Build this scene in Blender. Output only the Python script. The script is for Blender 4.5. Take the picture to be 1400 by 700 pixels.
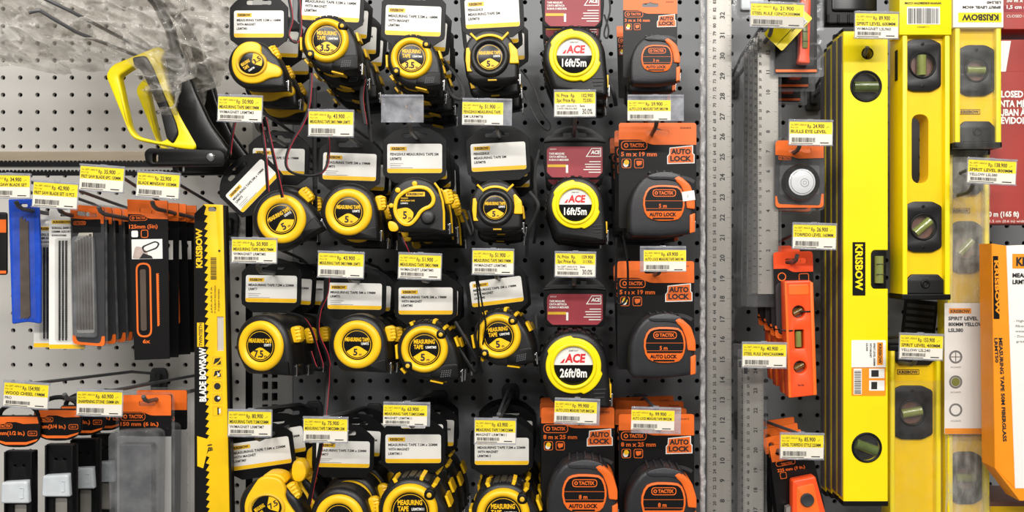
import bpy, bmesh, math, random
from mathutils import Vector, Matrix, noise
from mathutils.geometry import tessellate_polygon

random.seed(11)
sc = bpy.context.scene
for o in list(bpy.data.objects):
    bpy.data.objects.remove(o)
C = sc.collection

# ------------------------------------------------------------------ camera
# board plane y = 0, camera 1.2 m in front of it; photo frame 1400 x 700,
# hole pitch (25.4 mm) = 23.5 px on the board, vanishing point of the hooks at (765, 350)
F, D, VX, VY = 1112.0, 1.2, 765.0, 350.0
cam = bpy.data.cameras.new('camera')
cam.sensor_width = 36
cam.lens = F / 1400 * 36
cam.shift_x = (700 - VX) / 1400
cam.clip_start = 0.01
camo = bpy.data.objects.new('camera', cam)
camo.location = (0, -D, 0)
camo.rotation_euler = (math.pi / 2, 0, 0)
C.objects.link(camo)
sc.camera = camo

# ------------------------------------------------------------------ light
w = bpy.data.worlds.new('store_interior')
sc.world = w
w.use_nodes = True
bg = w.node_tree.nodes['Background']
bg.inputs[0].default_value = (1.0, 0.97, 0.93, 1)
bg.inputs[1].default_value = 0.40


def area(name, loc, rot, sx, sy, energy, col):
    l = bpy.data.lights.new(name, 'AREA')
    l.shape = 'RECTANGLE'
    l.size, l.size_y, l.energy, l.color = sx, sy, energy, col
    o = bpy.data.objects.new(name, l)
    o.location, o.rotation_euler = loc, rot
    C.objects.link(o)


# unseen ceiling strip lamps of the aisle, 1.7 m above eye level
for lx in (-1.0, 0.9):
    area('unseen_strip_lamp', (lx, -1.05, 1.6), (math.radians(30), 0, 0), 1.4, 0.12, 17, (1.0, 0.95, 0.88))
    area('unseen_strip_lamp', (lx, -2.3, 1.6), (math.radians(50), 0, 0), 1.4, 0.12, 48, (1.0, 0.97, 0.92))
    area('unseen_strip_lamp', (lx, -4.0, 1.6), (math.radians(60), 0, 0), 1.4, 0.12, 80, (1.0, 0.97, 0.93))  # far row added to brighten the lower board with low frontal light

vs = sc.view_settings
vs.view_transform = 'Standard'
vs.look = 'None'
vs.gamma = 1
vs.use_curve_mapping = False
vs.exposure = -0.8


# ------------------------------------------------------------------ helpers
def at(px, py, d):
    """photo pixel seen at distance d in front of the board -> world point"""
    s = (D - d) / F
    return Vector(((px - VX) * s, -d, (VY - py) * s))


def K(d):
    return (D - d) / F


def lin(c):
    c /= 255
    return c / 12.92 if c <= .04045 else ((c + .055) / 1.055) ** 2.4


MATS = {}


def mat(name, rgb, rough=.5, metal=0., var=.08, scale=60., bump=0., bscale=300., spec=.5, coat=0., stretch=None):
    m = bpy.data.materials.new(name)
    m.use_nodes = True
    nt = m.node_tree
    b = nt.nodes['Principled BSDF']
    tc = nt.nodes.new('ShaderNodeTexCoord')
    src = tc.outputs['Object']
    if stretch:
        mp = nt.nodes.new('ShaderNodeMapping')
        mp.inputs['Scale'].default_value = stretch
        nt.links.new(src, mp.inputs['Vector'])
        src = mp.outputs['Vector']
    n = nt.nodes.new('ShaderNodeTexNoise')
    n.inputs['Scale'].default_value = scale
    n.inputs['Detail'].default_value = 4
    nt.links.new(src, n.inputs['Vector'])
    r = nt.nodes.new('ShaderNodeValToRGB')
    c = [lin(v) for v in rgb]
    r.color_ramp.elements[0].position = .3
    r.color_ramp.elements[1].position = .7
    r.color_ramp.elements[0].color = [max(0, v * (1 - var)) for v in c] + [1]
    r.color_ramp.elements[1].color = [min(1, v * (1 + var)) for v in c] + [1]
    nt.links.new(n.outputs['Fac'], r.inputs['Fac'])
    nt.links.new(r.outputs['Color'], b.inputs['Base Color'])
    b.inputs['Roughness'].default_value = rough
    b.inputs['Metallic'].default_value = metal
    b.inputs['Specular IOR Level'].default_value = spec
    b.inputs['Coat Weight'].default_value = coat
    if bump:
        n2 = nt.nodes.new('ShaderNodeTexNoise')
        n2.inputs['Scale'].default_value = bscale
        n2.inputs['Detail'].default_value = 3
        nt.links.new(src, n2.inputs['Vector'])
        bp = nt.nodes.new('ShaderNodeBump')
        bp.inputs['Strength'].default_value = bump
        bp.inputs['Distance'].default_value = .002
        nt.links.new(n2.outputs['Fac'], bp.inputs['Height'])
        nt.links.new(bp.outputs['Normal'], b.inputs['Normal'])
    MATS[name] = m
    return m


def clear(name, tint=(.93, .93, .93), fac=.12, rough=.12, bump=0., bscale=60., haze=(200, 200, 200), stretch=(1, 1, 1)):
    """thin clear plastic film: mostly see-through, some gloss and haze"""
    m = bpy.data.materials.new(name)
    m.use_nodes = True
    nt = m.node_tree
    b = nt.nodes['Principled BSDF']
    b.inputs['Base Color'].default_value = [lin(v) for v in haze] + [1]
    b.inputs['Roughness'].default_value = rough
    b.inputs['Coat Weight'].default_value = .6
    t = nt.nodes.new('ShaderNodeBsdfTransparent')
    t.inputs[0].default_value = tint + (1,)
    mx = nt.nodes.new('ShaderNodeMixShader')
    tc = nt.nodes.new('ShaderNodeTexCoord')
    mp = nt.nodes.new('ShaderNodeMapping')
    mp.inputs['Scale'].default_value = stretch
    n = nt.nodes.new('ShaderNodeTexNoise')
    n.inputs['Scale'].default_value = bscale
    n.inputs['Detail'].default_value = 3
    nt.links.new(tc.outputs['Object'], mp.inputs['Vector'])
    nt.links.new(mp.outputs['Vector'], n.inputs['Vector'])
    mr = nt.nodes.new('ShaderNodeMapRange')
    mr.inputs['From Min'].default_value = .35
    mr.inputs['From Max'].default_value = .75
    mr.inputs['To Min'].default_value = fac * .5
    mr.inputs['To Max'].default_value = fac * 1.6
    nt.links.new(n.outputs['Fac'], mr.inputs['Value'])
    if bump:
        bp = nt.nodes.new('ShaderNodeBump')
        bp.inputs['Strength'].default_value = bump
        bp.inputs['Distance'].default_value = .004
        nt.links.new(n.outputs['Fac'], bp.inputs['Height'])
        nt.links.new(bp.outputs['Normal'], b.inputs['Normal'])
    nt.links.new(mr.outputs['Result'], mx.inputs[0])
    nt.links.new(t.outputs[0], mx.inputs[1])
    nt.links.new(b.outputs[0], mx.inputs[2])
    nt.links.new(mx.outputs[0], nt.nodes['Material Output'].inputs[0])
    MATS[name] = m
    return m


def circ(cx, cz, r, n=28, rz=None):
    rz = r if rz is None else rz
    return [(cx + r * math.cos(2 * math.pi * i / n), cz + rz * math.sin(2 * math.pi * i / n)) for i in range(n)]


def arc(cx, cz, r, a0, a1, n=20):
    return [(cx + r * math.cos(math.radians(a0 + (a1 - a0) * i / n)), cz + r * math.sin(math.radians(a0 + (a1 - a0) * i / n))) for i in range(n + 1)]


def fil(pts, seg=4):
    """polygon with corner fillets; each point (x, z, r)"""
    out = []
    n = len(pts)
    for i in range(n):
        p = pts[i]
        r = p[2] if len(p) > 2 else 0
        P = Vector(p[:2])
        if r <= 0:
            out.append(tuple(P))
            continue
        A, B = Vector(pts[i - 1][:2]), Vector(pts[(i + 1) % n][:2])
        la, lb = (A - P).length, (B - P).length
        a = P + (A - P) / la * min(r, la * .49)
        b = P + (B - P) / lb * min(r, lb * .49)
        for j in range(seg + 1):
            t = j / seg
            q = a * (1 - t) ** 2 + P * 2 * t * (1 - t) + b * t * t
            out.append((q.x, q.y))
    return out


def rr(x0, z0, x1, z1, r=0, seg=4):
    x0, x1 = min(x0, x1), max(x0, x1)
    z0, z1 = min(z0, z1), max(z0, z1)
    return fil([(x0, z0, r), (x1, z0, r), (x1, z1, r), (x0, z1, r)], seg)


def chaikin(pts, it=2):
    for _ in range(it):
        q = []
        n = len(pts)
        for i in range(n):
            a, b = pts[i], pts[(i + 1) % n]
            q.append((a[0] * .75 + b[0] * .25, a[1] * .75 + b[1] * .25))
            q.append((a[0] * .25 + b[0] * .75, a[1] * .25 + b[1] * .75))
        pts = q
    return pts


def sarea(l):
    return sum(l[i - 1][0] * l[i][1] - l[i][0] * l[i - 1][1] for i in range(len(l))) / 2


def inset(l, d):
    if not d:
        return list(l)
    out = []
    n = len(l)
    for i in range(n):
        p, a, b = Vector(l[i]), Vector(l[i - 1]), Vector(l[(i + 1) % n])
        e1, e2 = (p - a), (b - p)
        if e1.length < 1e-9 or e2.length < 1e-9:
            out.append(l[i])
            continue
        e1.normalize()
        e2.normalize()
        n1, n2 = Vector((-e1.y, e1.x)), Vector((-e2.y, e2.x))
        m = (n1 + n2) / max(.4, 1 + n1.dot(n2))
        out.append((p.x + m.x * d, p.y + m.y * d))
    return out


TXT = {}


def glyphs(s, bold):
    key = (s, bold)
    if key not in TXT:
        cu = bpy.data.curves.new('t', 'FONT')
        cu.body = s
        cu.size = 1
        cu.resolution_u = 2
        cu.offset = bold
        ob = bpy.data.objects.new('t', cu)
        me = bpy.data.meshes.new_from_object(ob)
        v = [(p.co.x, p.co.y) for p in me.vertices]
        f = [tuple(p.vertices) for p in me.polygons]
        bpy.data.objects.remove(ob)
        bpy.data.curves.remove(cu)
        bpy.data.meshes.remove(me)
        TXT[key] = (v, f)
    return TXT[key]


class MB:
    """collects shapes in photo-pixel units (x right, z up, h towards the viewer); k = metres per unit"""

    def __init__(s, k):
        s.k, s.v, s.f = k, [], []

    def ring(s, l, h):
        i = len(s.v)
        s.v += [(x * s.k, -h * s.k, z * s.k) for x, z in l]
        return list(range(i, i + len(l)))

    def plate(s, outer, h0, h1, holes=(), bev=0, seg=2, bb=None):
        bb = bev if bb is None else bb
        loops = [list(outer) if sarea(outer) > 0 else list(outer)[::-1]]
        for h in holes:
            loops.append(list(h) if sarea(h) < 0 else list(h)[::-1])
        lv = []
        if bb:
            for i in range(seg + 1):
                a = math.pi / 2 * i / seg
                lv.append((h0 + bb * (1 - math.cos(a)), bb * (1 - math.sin(a))))
        else:
            lv.append((h0, 0))
        if bev:
            for i in range(seg + 1):
                a = math.pi / 2 * i / seg
                lv.append((h1 - bev * (1 - math.sin(a)), bev * (1 - math.cos(a))))
        else:
            lv.append((h1, 0))
        rings = [[s.ring(inset(l, ins), h) for l in loops] for h, ins in lv]
        for a, b in zip(rings, rings[1:]):
            for ra, rb in zip(a, b):
                n = len(ra)
                for i in range(n):
                    j = (i + 1) % n
                    s.f.append((ra[i], ra[j], rb[j], rb[i]))
        for rg, flip in ((rings[0], True), (rings[-1], False)):
            ls = [[Vector((s.v[i][0], s.v[i][2], 0)) for i in r] for r in rg]
            flat = [i for r in rg for i in r]
            for t in tessellate_polygon(ls):
                q = [flat[i] for i in t]
                a, b, c = [s.v[i] for i in q]
                cr = (b[0] - a[0]) * (c[2] - a[2]) - (c[0] - a[0]) * (b[2] - a[2])
                if (cr > 0) == flip:
                    q.reverse()
                s.f.append(tuple(q))
        return s

    def flat(s, outer, h, holes=()):
        """one-sided print or film lying at height h"""
        loops = [list(outer)] + [list(x) for x in holes]
        r = [s.ring(l, h) for l in loops]
        flat = [i for q in r for i in q]
        for t in tessellate_polygon([[Vector((x, z, 0)) for x, z in l] for l in loops]):
            q = [flat[i] for i in t]
            a, b, c = [s.v[i] for i in q]
            if (b[0] - a[0]) * (c[2] - a[2]) - (c[0] - a[0]) * (b[2] - a[2]) < 0:
                q.reverse()
            s.f.append(tuple(q))
        return s

    def box(s, x0, z0, x1, z1, h0, h1, bev=0):
        return s.plate(rr(x0, z0, x1, z1), h0, h1, bev=bev, seg=1)

    def rbox(s, cx, cz, w_, h_, rot, h0, h1, bev=0):
        c, n = math.cos(math.radians(rot)), math.sin(math.radians(rot))
        pts = [(cx + x * c - z * n, cz + x * n + z * c) for x, z in ((-w_ / 2, -h_ / 2), (w_ / 2, -h_ / 2), (w_ / 2, h_ / 2), (-w_ / 2, h_ / 2))]
        return s.plate(pts, h0, h1, bev=bev, seg=1)

    def lathe(s, cx, cz, prof, n=40, sx=1, sz=1, cap=True):
        rs = [s.ring([(cx + r * sx * math.cos(2 * math.pi * i / n), cz + r * sz * math.sin(2 * math.pi * i / n)) for i in range(n)], h) for r, h in prof]
        for a, b in zip(rs, rs[1:]):
            for i in range(n):
                j = (i + 1) % n
                s.f.append((a[i], a[j], b[j], b[i]))
        if cap:
            s.f.append(tuple(rs[-1]))
            s.f.append(tuple(rs[0][::-1]))
        return s

    def torus(s, cx, cz, r0, r1, h0, h1, n=44, sx=1, sz=1):
        m, w_ = (r0 + r1) / 2, (r1 - r0) / 2
        prof = [(r1, h0)] + [(m + w_ * math.cos(a), h0 + (h1 - h0) * (.25 + .75 * math.sin(a))) for a in [math.pi * i / 8 for i in range(9)]] + [(r0, h0)]
        return s.lathe(cx, cz, prof, n, sx, sz, cap=False)

    def tube(s, pts, r, n=8, closed=False, flatx=1.0):
        P = [Vector((p[0], -p[2], p[1])) for p in pts]
        N = len(P)
        up = Vector((0, 1, 0))
        rings = []
        for i in range(N):
            if closed:
                t = P[(i + 1) % N] - P[i - 1]
            else:
                t = P[min(i + 1, N - 1)] - P[max(i - 1, 0)]
            t.normalize()
            a = up - t * up.dot(t)
            if a.length < .15:
                a = Vector((0, 0, 1)) - t * t.z
                if a.length < .15:
                    a = Vector((1, 0, 0)) - t * t.x
            a.normalize()
            b = t.cross(a)
            rad = r[i] if isinstance(r, (list, tuple)) else r
            i0 = len(s.v)
            for j in range(n):
                q = P[i] + (a * math.cos(2 * math.pi * j / n) * flatx + b * math.sin(2 * math.pi * j / n)) * rad
                s.v.append((q.x * s.k, q.y * s.k, q.z * s.k))
            rings.append(list(range(i0, i0 + n)))
        for i in range(N if closed else N - 1):
            a, b = rings[i], rings[(i + 1) % N]
            for j in range(n):
                q = (j + 1) % n
                s.f.append((a[j], a[q], b[q], b[j]))
        if not closed:
            s.f.append(tuple(rings[0][::-1]))
            s.f.append(tuple(rings[-1]))
        return s

    def text(s, st, x, z, h, size, align='L', width=None, rot=0, bold=.02, sx=1.0, shear=0.):
        """size = cap height; (x, z) = baseline start / centre / end"""
        v, f = glyphs(st, bold)
        if not v:
            return s
        x0, x1 = min(p[0] for p in v), max(p[0] for p in v)
        k = size / .69
        kx = k * sx
        if width:
            kx = width / max(1e-6, x1 - x0)
        off = {'L': x0, 'C': (x0 + x1) / 2, 'R': x1}[align]
        c, n = math.cos(math.radians(rot)), math.sin(math.radians(rot))
        i0 = len(s.v)
        for p in v:
            a, b = (p[0] - off) * kx + shear * p[1] * k, p[1] * k
            s.v.append(((x + a * c - b * n) * s.k, -h * s.k, (z + a * n + b * c) * s.k))
        s.f += [tuple(i + i0 for i in q) for q in f]
        return s

    def barcode(s, x0, z0, x1, z1, h, n=22, rot=False):
        r = random.Random(n)
        L = (z1 - z0) if rot else (x1 - x0)
        t = 0
        while t < L:
            a = L / n * r.choice((.35, .5, .8))
            if rot:
                s.flat(rr(x0, z0 + t, x1, min(z0 + t + a, z1)), h)
            else:
                s.flat(rr(x0 + t, z0, min(x0 + t + a, x1), z1), h)
            t += a + L / n * r.choice((.4, .6))
        return s

    def mesh(s, name, m):
        me = bpy.data.meshes.new(name)
        me.from_pydata(s.v, [], s.f)
        me.materials.append(m)
        me.polygons.foreach_set('use_smooth', [True] * len(me.polygons))
        me.update()
        me.set_sharp_from_angle(angle=math.radians(38))
        return me

    def build(s, name, m, parent=None, loc=None, rot=None):
        m = MATS[m] if isinstance(m, str) else m
        o = bpy.data.objects.new(name, s.mesh(name, m))
        C.objects.link(o)
        if parent:
            o.parent = parent
        if loc:
            o.location = loc
        if rot:
            o.rotation_euler = rot
        return o


def tag(o, label, cat, group=None, kind=None):
    o['label'] = label
    o['category'] = cat
    if group:
        o['group'] = group
    if kind:
        o['kind'] = kind
    return o


def thing(name, label, cat, loc, tilt=0, yaw=0, pitch=0, group=None):
    """tilt: clockwise in the picture plane"""
    o = bpy.data.objects.new(name, None)
    o.empty_display_size = .01
    C.objects.link(o)
    o.location = loc
    o.rotation_euler = (math.radians(pitch), math.radians(tilt), math.radians(yaw))
    return tag(o, label, cat, group)


def dup(root, loc, label, dtilt=0, dyaw=0):
    def cp(o, par):
        c = o.copy()
        C.objects.link(c)
        c.parent = par
        for ch in o.children:
            cp(ch, c)
        return c
    r = cp(root, None)
    r.location = loc
    e = root.rotation_euler
    r.rotation_euler = (e[0], e[1] + math.radians(dtilt), e[2] + math.radians(dyaw))
    r['label'] = label
    return r


def struct(o):
    o['kind'] = 'structure'
    return o


# ------------------------------------------------------------------ materials
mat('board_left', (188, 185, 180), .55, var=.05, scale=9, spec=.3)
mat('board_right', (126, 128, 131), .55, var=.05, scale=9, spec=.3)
mat('cavity', (22, 22, 24), .9)
mat('upright', (150, 149, 147), .45, var=.06, scale=12)
mat('ledge', (172, 158, 138), .35, .3, var=.12, scale=30, stretch=(.2, 1, 3))
mat('hook_grey', (96, 97, 99), .4, .35)
mat('hook_dark', (50, 51, 53), .5)
mat('chrome', (205, 205, 205), .2, 1.)
mat('steel', (162, 158, 151), .38, .5, var=.06, scale=90, stretch=(1, 1, .15))
mat('black', (11, 11, 12), .42, var=.2, spec=.25)
mat('rubber', (16, 16, 18), .4, var=.15, bump=.12, bscale=900)
mat('rubber_grey', (36, 36, 39), .42, var=.12, bump=.12, bscale=900)
mat('black_gloss', (10, 10, 11), .25, spec=.4)
mat('grey_plastic', (88, 88, 90), .5)
mat('yellow', (251, 198, 22), .38, var=.04)
mat('yellow_paint', (250, 226, 10), .32, var=.03, scale=15)
mat('yellow_card', (250, 202, 8), .45, var=.03)
mat('yellow_tag', (250, 224, 22), .5, var=.03)
mat('yellow_dull', (226, 180, 40), .4, var=.05)
mat('white', (240, 238, 232), .5, var=.02)
mat('paper', (236, 230, 216), .55, var=.03)
mat('silver_paper', (196, 190, 178), .45, var=.03)
mat('orange', (240, 110, 32), .42, var=.04)
mat('orange_red', (252, 84, 32), .36, var=.03)
mat('orange_card', (246, 150, 24), .45, var=.04)
mat('card_black', (14, 13, 14), .4, var=.15, spec=.3)
mat('card_grey', (52, 52, 54), .45)
mat('maroon', (150, 48, 58), .45, var=.12, scale=25)
mat('red_box', (158, 52, 44), .5, var=.14, scale=14)
mat('red', (214, 36, 44), .45)
mat('red_edge', (176, 30, 48), .55)
mat('blue_film', (30, 76, 190), .25, var=.15, scale=40, bump=.5, bscale=70)
mat('brown_steel', (96, 82, 72), .45, .4)
mat('ink', (30, 29, 30), .6)
mat('ink_grey', (120, 118, 114), .6)
mat('vial', (128, 136, 70), .15, var=.1, coat=1)
mat('vial_dark', (84, 98, 50), .12, var=.2, coat=1)
mat('web_yellow', (246, 204, 14), .35, var=.03)
mat('vial_gold', (104, 78, 30), .15, var=.1, coat=1)
mat('vial_white', (236, 238, 240), .12, var=.05, coat=1)
mat('cap_plastic', (202, 208, 212), .3, var=.06)
mat('skin_photo', (190, 170, 160), .5, var=.2, scale=120)
mat('brown', (122, 84, 70), .4, var=.2, scale=40)
clear('film', fac=.045, rough=.1)
clear('film_tag', tint=(.98, .98, .98), fac=.02, rough=.2)
clear('holder', tint=(.86, .87, .9), fac=.3, rough=.2, haze=(205, 206, 212))
clear('blister', tint=(.92, .92, .92), fac=.06, rough=.08, bump=.3, bscale=50)
clear('blister_thick', tint=(.84, .84, .85), fac=.2, rough=.08, bump=.4, bscale=40, haze=(178, 180, 182))
clear('bag', tint=(.95, .94, .92), fac=.42, rough=.05, bump=.8, bscale=45, haze=(196, 192, 186))
clear('wrap', tint=(.96, .96, .96), fac=.075, rough=.06, bump=1., bscale=30, haze=(215, 215, 210), stretch=(1.6, 1, .6))
clear('wrap_thick', tint=(.95, .95, .95), fac=.3, rough=.1, bump=1., bscale=40, haze=(214, 212, 204), stretch=(2.2, 1, .8))
clear('sleeve', tint=(.95, .95, .95), fac=.035, rough=.07, bump=.6, bscale=30, haze=(200, 202, 204), stretch=(1.5, 1, .3))
clear('seam', tint=(.9, .9, .91), fac=.6, rough=.08, bump=1., bscale=110, haze=(214, 214, 213))
# ------------------------------------------------------------------ setting: perforated board, upright, ledge
def peg_panel(name, hx, hy, i0, i1, j0, j1, m):
    """perforated steel panel, holes every 25.4 mm punched right through; (hx, hy) = photo pixel of one hole"""
    p = .0254
    o0 = at(hx, hy, 0)
    n = 12
    r = .0034
    sq = [(-p / 2, -p / 2), (p / 2, -p / 2), (p / 2, p / 2), (-p / 2, p / 2)]
    ho = [(r * math.cos(2 * math.pi * i / n), r * math.sin(2 * math.pi * i / n)) for i in range(n)][::-1]
    tri = tessellate_polygon([[Vector((x, z, 0)) for x, z in sq], [Vector((x, z, 0)) for x, z in ho]])
    cv = [(x, 0, z) for x, z in sq + ho] + [(x * .92, .0045, z * .92) for x, z in ho]
    cf = []
    for t in tri:
        a, b, c = [cv[i] for i in t]
        cr = (b[0] - a[0]) * (c[2] - a[2]) - (c[0] - a[0]) * (b[2] - a[2])
        cf.append(tuple(t) if cr > 0 else tuple(t[::-1]))
    cf += [(4 + i, 4 + (i + 1) % n, 4 + n + (i + 1) % n, 4 + n + i) for i in range(n)]
    v, f = [], []
    for j in range(j0, j1 + 1):
        for i in range(i0, i1 + 1):
            b = len(v)
            v += [(x + o0.x + i * p, y, z + o0.z - j * p) for x, y, z in cv]
            f += [tuple(q + b for q in t) for t in cf]
    me = bpy.data.meshes.new(name)
    me.from_pydata(v, [], f)
    me.materials.append(MATS[m])
    o = bpy.data.objects.new(name, me)
    C.objects.link(o)
    return struct(o)


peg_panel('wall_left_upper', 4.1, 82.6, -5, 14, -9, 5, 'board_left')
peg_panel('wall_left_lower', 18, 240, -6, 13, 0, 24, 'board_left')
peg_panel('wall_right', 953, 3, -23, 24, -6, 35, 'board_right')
k0 = K(0)
b = MB(1)
b.plate(rr(-.95, -.55, .78, .62), -.03, -.022)
struct(b.build('wall_back', 'cavity'))
# slotted upright between the panels
b = MB(1)
x0, x1 = at(346, 0, 0).x, at(400.5, 0, 0).x
sl = []
for j in range(-8, 60):
    z = at(0, 12 + 15.6 * j, 0).z
    if -.5 < z < .55:
        for xs in (363, 376):
            xx = at(xs, 0, 0).x
            sl.append(rr(xx - .0042, z - .0058, xx + .0042, z + .0058))
b.plate(rr(x0, -.52, x1, .6), -.006, .0015, holes=sl)
struct(b.build('trim_1', 'upright'))
# metal ledge strip between the two left panels
b = MB(1)
za, zb = at(0, 207, 0.012).z, at(0, 221, .012).z
b.plate(rr(at(-150, 0, 0).x, zb, at(346, 0, 0).x, za, .001), -.004, .014, bev=.001)
struct(b.build('trim_2', 'ledge'))
b = MB(1)
b.plate(rr(at(-150, 0, 0).x, at(0, 229, 0).z, at(346, 0, 0).x, zb - .0002), -.02, .001)
struct(b.build('trim_3', 'upright'))

# ------------------------------------------------------------------ display hooks and price tags
TD = .25


def hook(px, py, label, d=.232, group='grey wire display hooks on the board', arm_to=None, up=3.):
    """prong whose front tip shows at photo pixel (px, py); arm_to = pixel of the price tag it carries"""
    tip = at(px, py, d)
    base = Vector((tip.x, 0, tip.z - d * math.tan(math.radians(up))))
    t = thing('display_hook', label, 'hook', base, group=group)
    b = MB(1)
    b.plate(fil([(-.011, -.020, .003), (.011, -.020, .003), (.013, .012, .004), (.009, .020, .003), (-.009, .020, .003), (-.013, .012, .004)]), .0005, .006, bev=.0015)
    b.plate(rr(-.006, -.012, .006, .012, .003), .006, .014, bev=.002)
    b.build('back_plate', 'hook_dark', t)
    dz = tip.z - base.z
    b = MB(1)
    b.tube([(0, 0, .012), (0, .001, .03), (0, dz * .5, d * .5), (0, dz, d - .012), (0, dz + .003, d - .004), (0, dz + .008, d)], .0026, 8)
    b.build('prong', 'hook_grey', t)
    if arm_to:
        e = at(arm_to[0], arm_to[1], TD - .002) - base
        b = MB(1)
        b.tube([(0, .010, .012), (0, .014, .02), (e.x * .15, .02 + (e.z - .02) * .25, .07), (e.x * .9, e.z - .002, TD - .03), (e.x, e.z, TD - .0035)], .0021, 8)
        b.build('label_arm', 'hook_grey', t)
    return t


def price_tag(x0, y0, x1, y1, price, line, line2, label, tilt=0, d=TD, yaw=0, style='std', inner=None, paper='paper'):
    """clear label holder with a yellow and white ticket; photo rectangle x0 y0 x1 y1"""
    k = K(d)
    W, H = x1 - x0, y1 - y0
    t = thing('price_tag', label, 'price tag', at((x0 + x1) / 2, (y0 + y1) / 2, d), tilt, yaw, group='price tags on the display hooks')
    b = MB(k)
    b.plate(rr(-W / 2, -H / 2, W / 2, H / 2, 1.2), -1.2, -.4)
    b.plate(rr(-W / 2, -H / 2 - .6, W / 2, -H / 2 + 1.2, .4), -1.2, 1.6, bev=.3)
    b.plate(rr(-W / 2, H / 2 - 2.2, W / 2, H / 2 + .6, .6), -2.2, 1.6, bev=.4)
    b.plate(rr(-4, H / 2 - 3.5, 4, H / 2 + 1.5, .6), -5, -1.2)
    b.build('label_holder', 'holder', t)
    if price:
        if inner:
            u0, v0, u1, v1 = inner
            u0, u1 = u0 - (x0 + x1) / 2, u1 - (x0 + x1) / 2
            v0, v1 = (y0 + y1) / 2 - v1, (y0 + y1) / 2 - v0
        else:
            u0, u1, v0, v1 = -W / 2 + 1.2, W / 2 - 1.2, -H / 2 + 1.4, H / 2 - 2.6
        w_, h_ = u1 - u0, v1 - v0
        b = MB(k)
        b.plate(rr(u0, v0, u1, v1), -.3, .1)
        tk = b.build('ticket', paper, t)
        ym = v0 + h_ * (.47 if style == 'std' else .52)
        b = MB(k)
        b.plate(rr(u0 + .2, ym, u1 - .2, v1 - .2), .1, .25)
        b.build('yellow_band', 'yellow_tag', tk)
        b = MB(k)
        h = .45
        if style == 'std':
            b.text('No. DEPT. AREA.05', u0 + 2, v1 - h_ * .17, h, h_ * .07, width=w_ * .36, bold=0)
            b.text('PLU 120', u0 + 2, v1 - h_ * .29, h, h_ * .06, width=w_ * .16, bold=0)
            b.text('Rp.', u0 + w_ * .42, v1 - h_ * .27, h, h_ * .16, width=w_ * .1, bold=.01)
            b.text(price, u0 + w_ * .55, v1 - h_ * .27, h, h_ * .17, width=w_ * .26, bold=.02)
            b.text(',-', u0 + w_ * .86, v1 - h_ * .25, h, h_ * .13, width=w_ * .06, bold=.0)
            b.text(line, u0 + 2, v1 - h_ * .49, h, h_ * .13, width=min(w_ * .9, len(line) * h_ * .105), bold=.02)
            if line2:
                b.text(line2, u0 + 2, v1 - h_ * .69, h, h_ * .11, width=min(w_ * .8, len(line2) * h_ * .095), bold=.01)
            b.barcode(u0 + w_ * .06, v0 + h_ * .1, u0 + w_ * .6, v0 + h_ * (.24 if line2 else .3), h, 26)
            b.flat(rr(u0 + 2, v0 + h_ * .03, u0 + w_ * .55, v0 + h_ * .055), h)
            b.flat(rr(u0 + w_ * .72, v0 + h_ * .06, u0 + w_ * .92, v0 + h_ * .10), h)
        else:
            b.text('N. Price', u0 + 3, v1 - h_ * .22, h, h_ * .14, width=w_ * .28)
            b.text('Rp.', u0 + w_ * .4, v1 - h_ * .22, h, h_ * .14, width=w_ * .1)
            b.text(price, u1 - 3, v1 - h_ * .22, h, h_ * .14, 'R', width=w_ * .28)
            b.text('Spc Price Rp.', u0 + 3, v1 - h_ * .42, h, h_ * .14, width=w_ * .47)
            b.text(line, u1 - 3, v1 - h_ * .42, h, h_ * .14, 'R', width=w_ * .25)
            b.text('No. DEPT. AREA.05 PL', u0 + 3, v0 + h_ * .38, h, h_ * .07, width=w_ * .5, bold=0)
            b.text('TAPE MEASURE', u0 + 3, v0 + h_ * .27, h, h_ * .07, width=w_ * .5, bold=0)
            b.text('Save', u0 + w_ * .62, v0 + h_ * .38, h, h_ * .08, width=w_ * .12)
            b.text('30.0%', u0 + w_ * .68, v0 + h_ * .08, h, h_ * .22, width=w_ * .25, bold=.01)
            b.barcode(u0 + w_ * .06, v0 + h_ * .06, u0 + w_ * .58, v0 + h_ * .2, h, 26)
        b.build('print', 'ink', tk)
    b = MB(k)
    b.flat(rr(-W / 2 + .3, -H / 2 + 1, W / 2 - .3, H / 2 - 2), 1.2)
    b.build('cover', 'film_tag', t)
    return t


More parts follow.
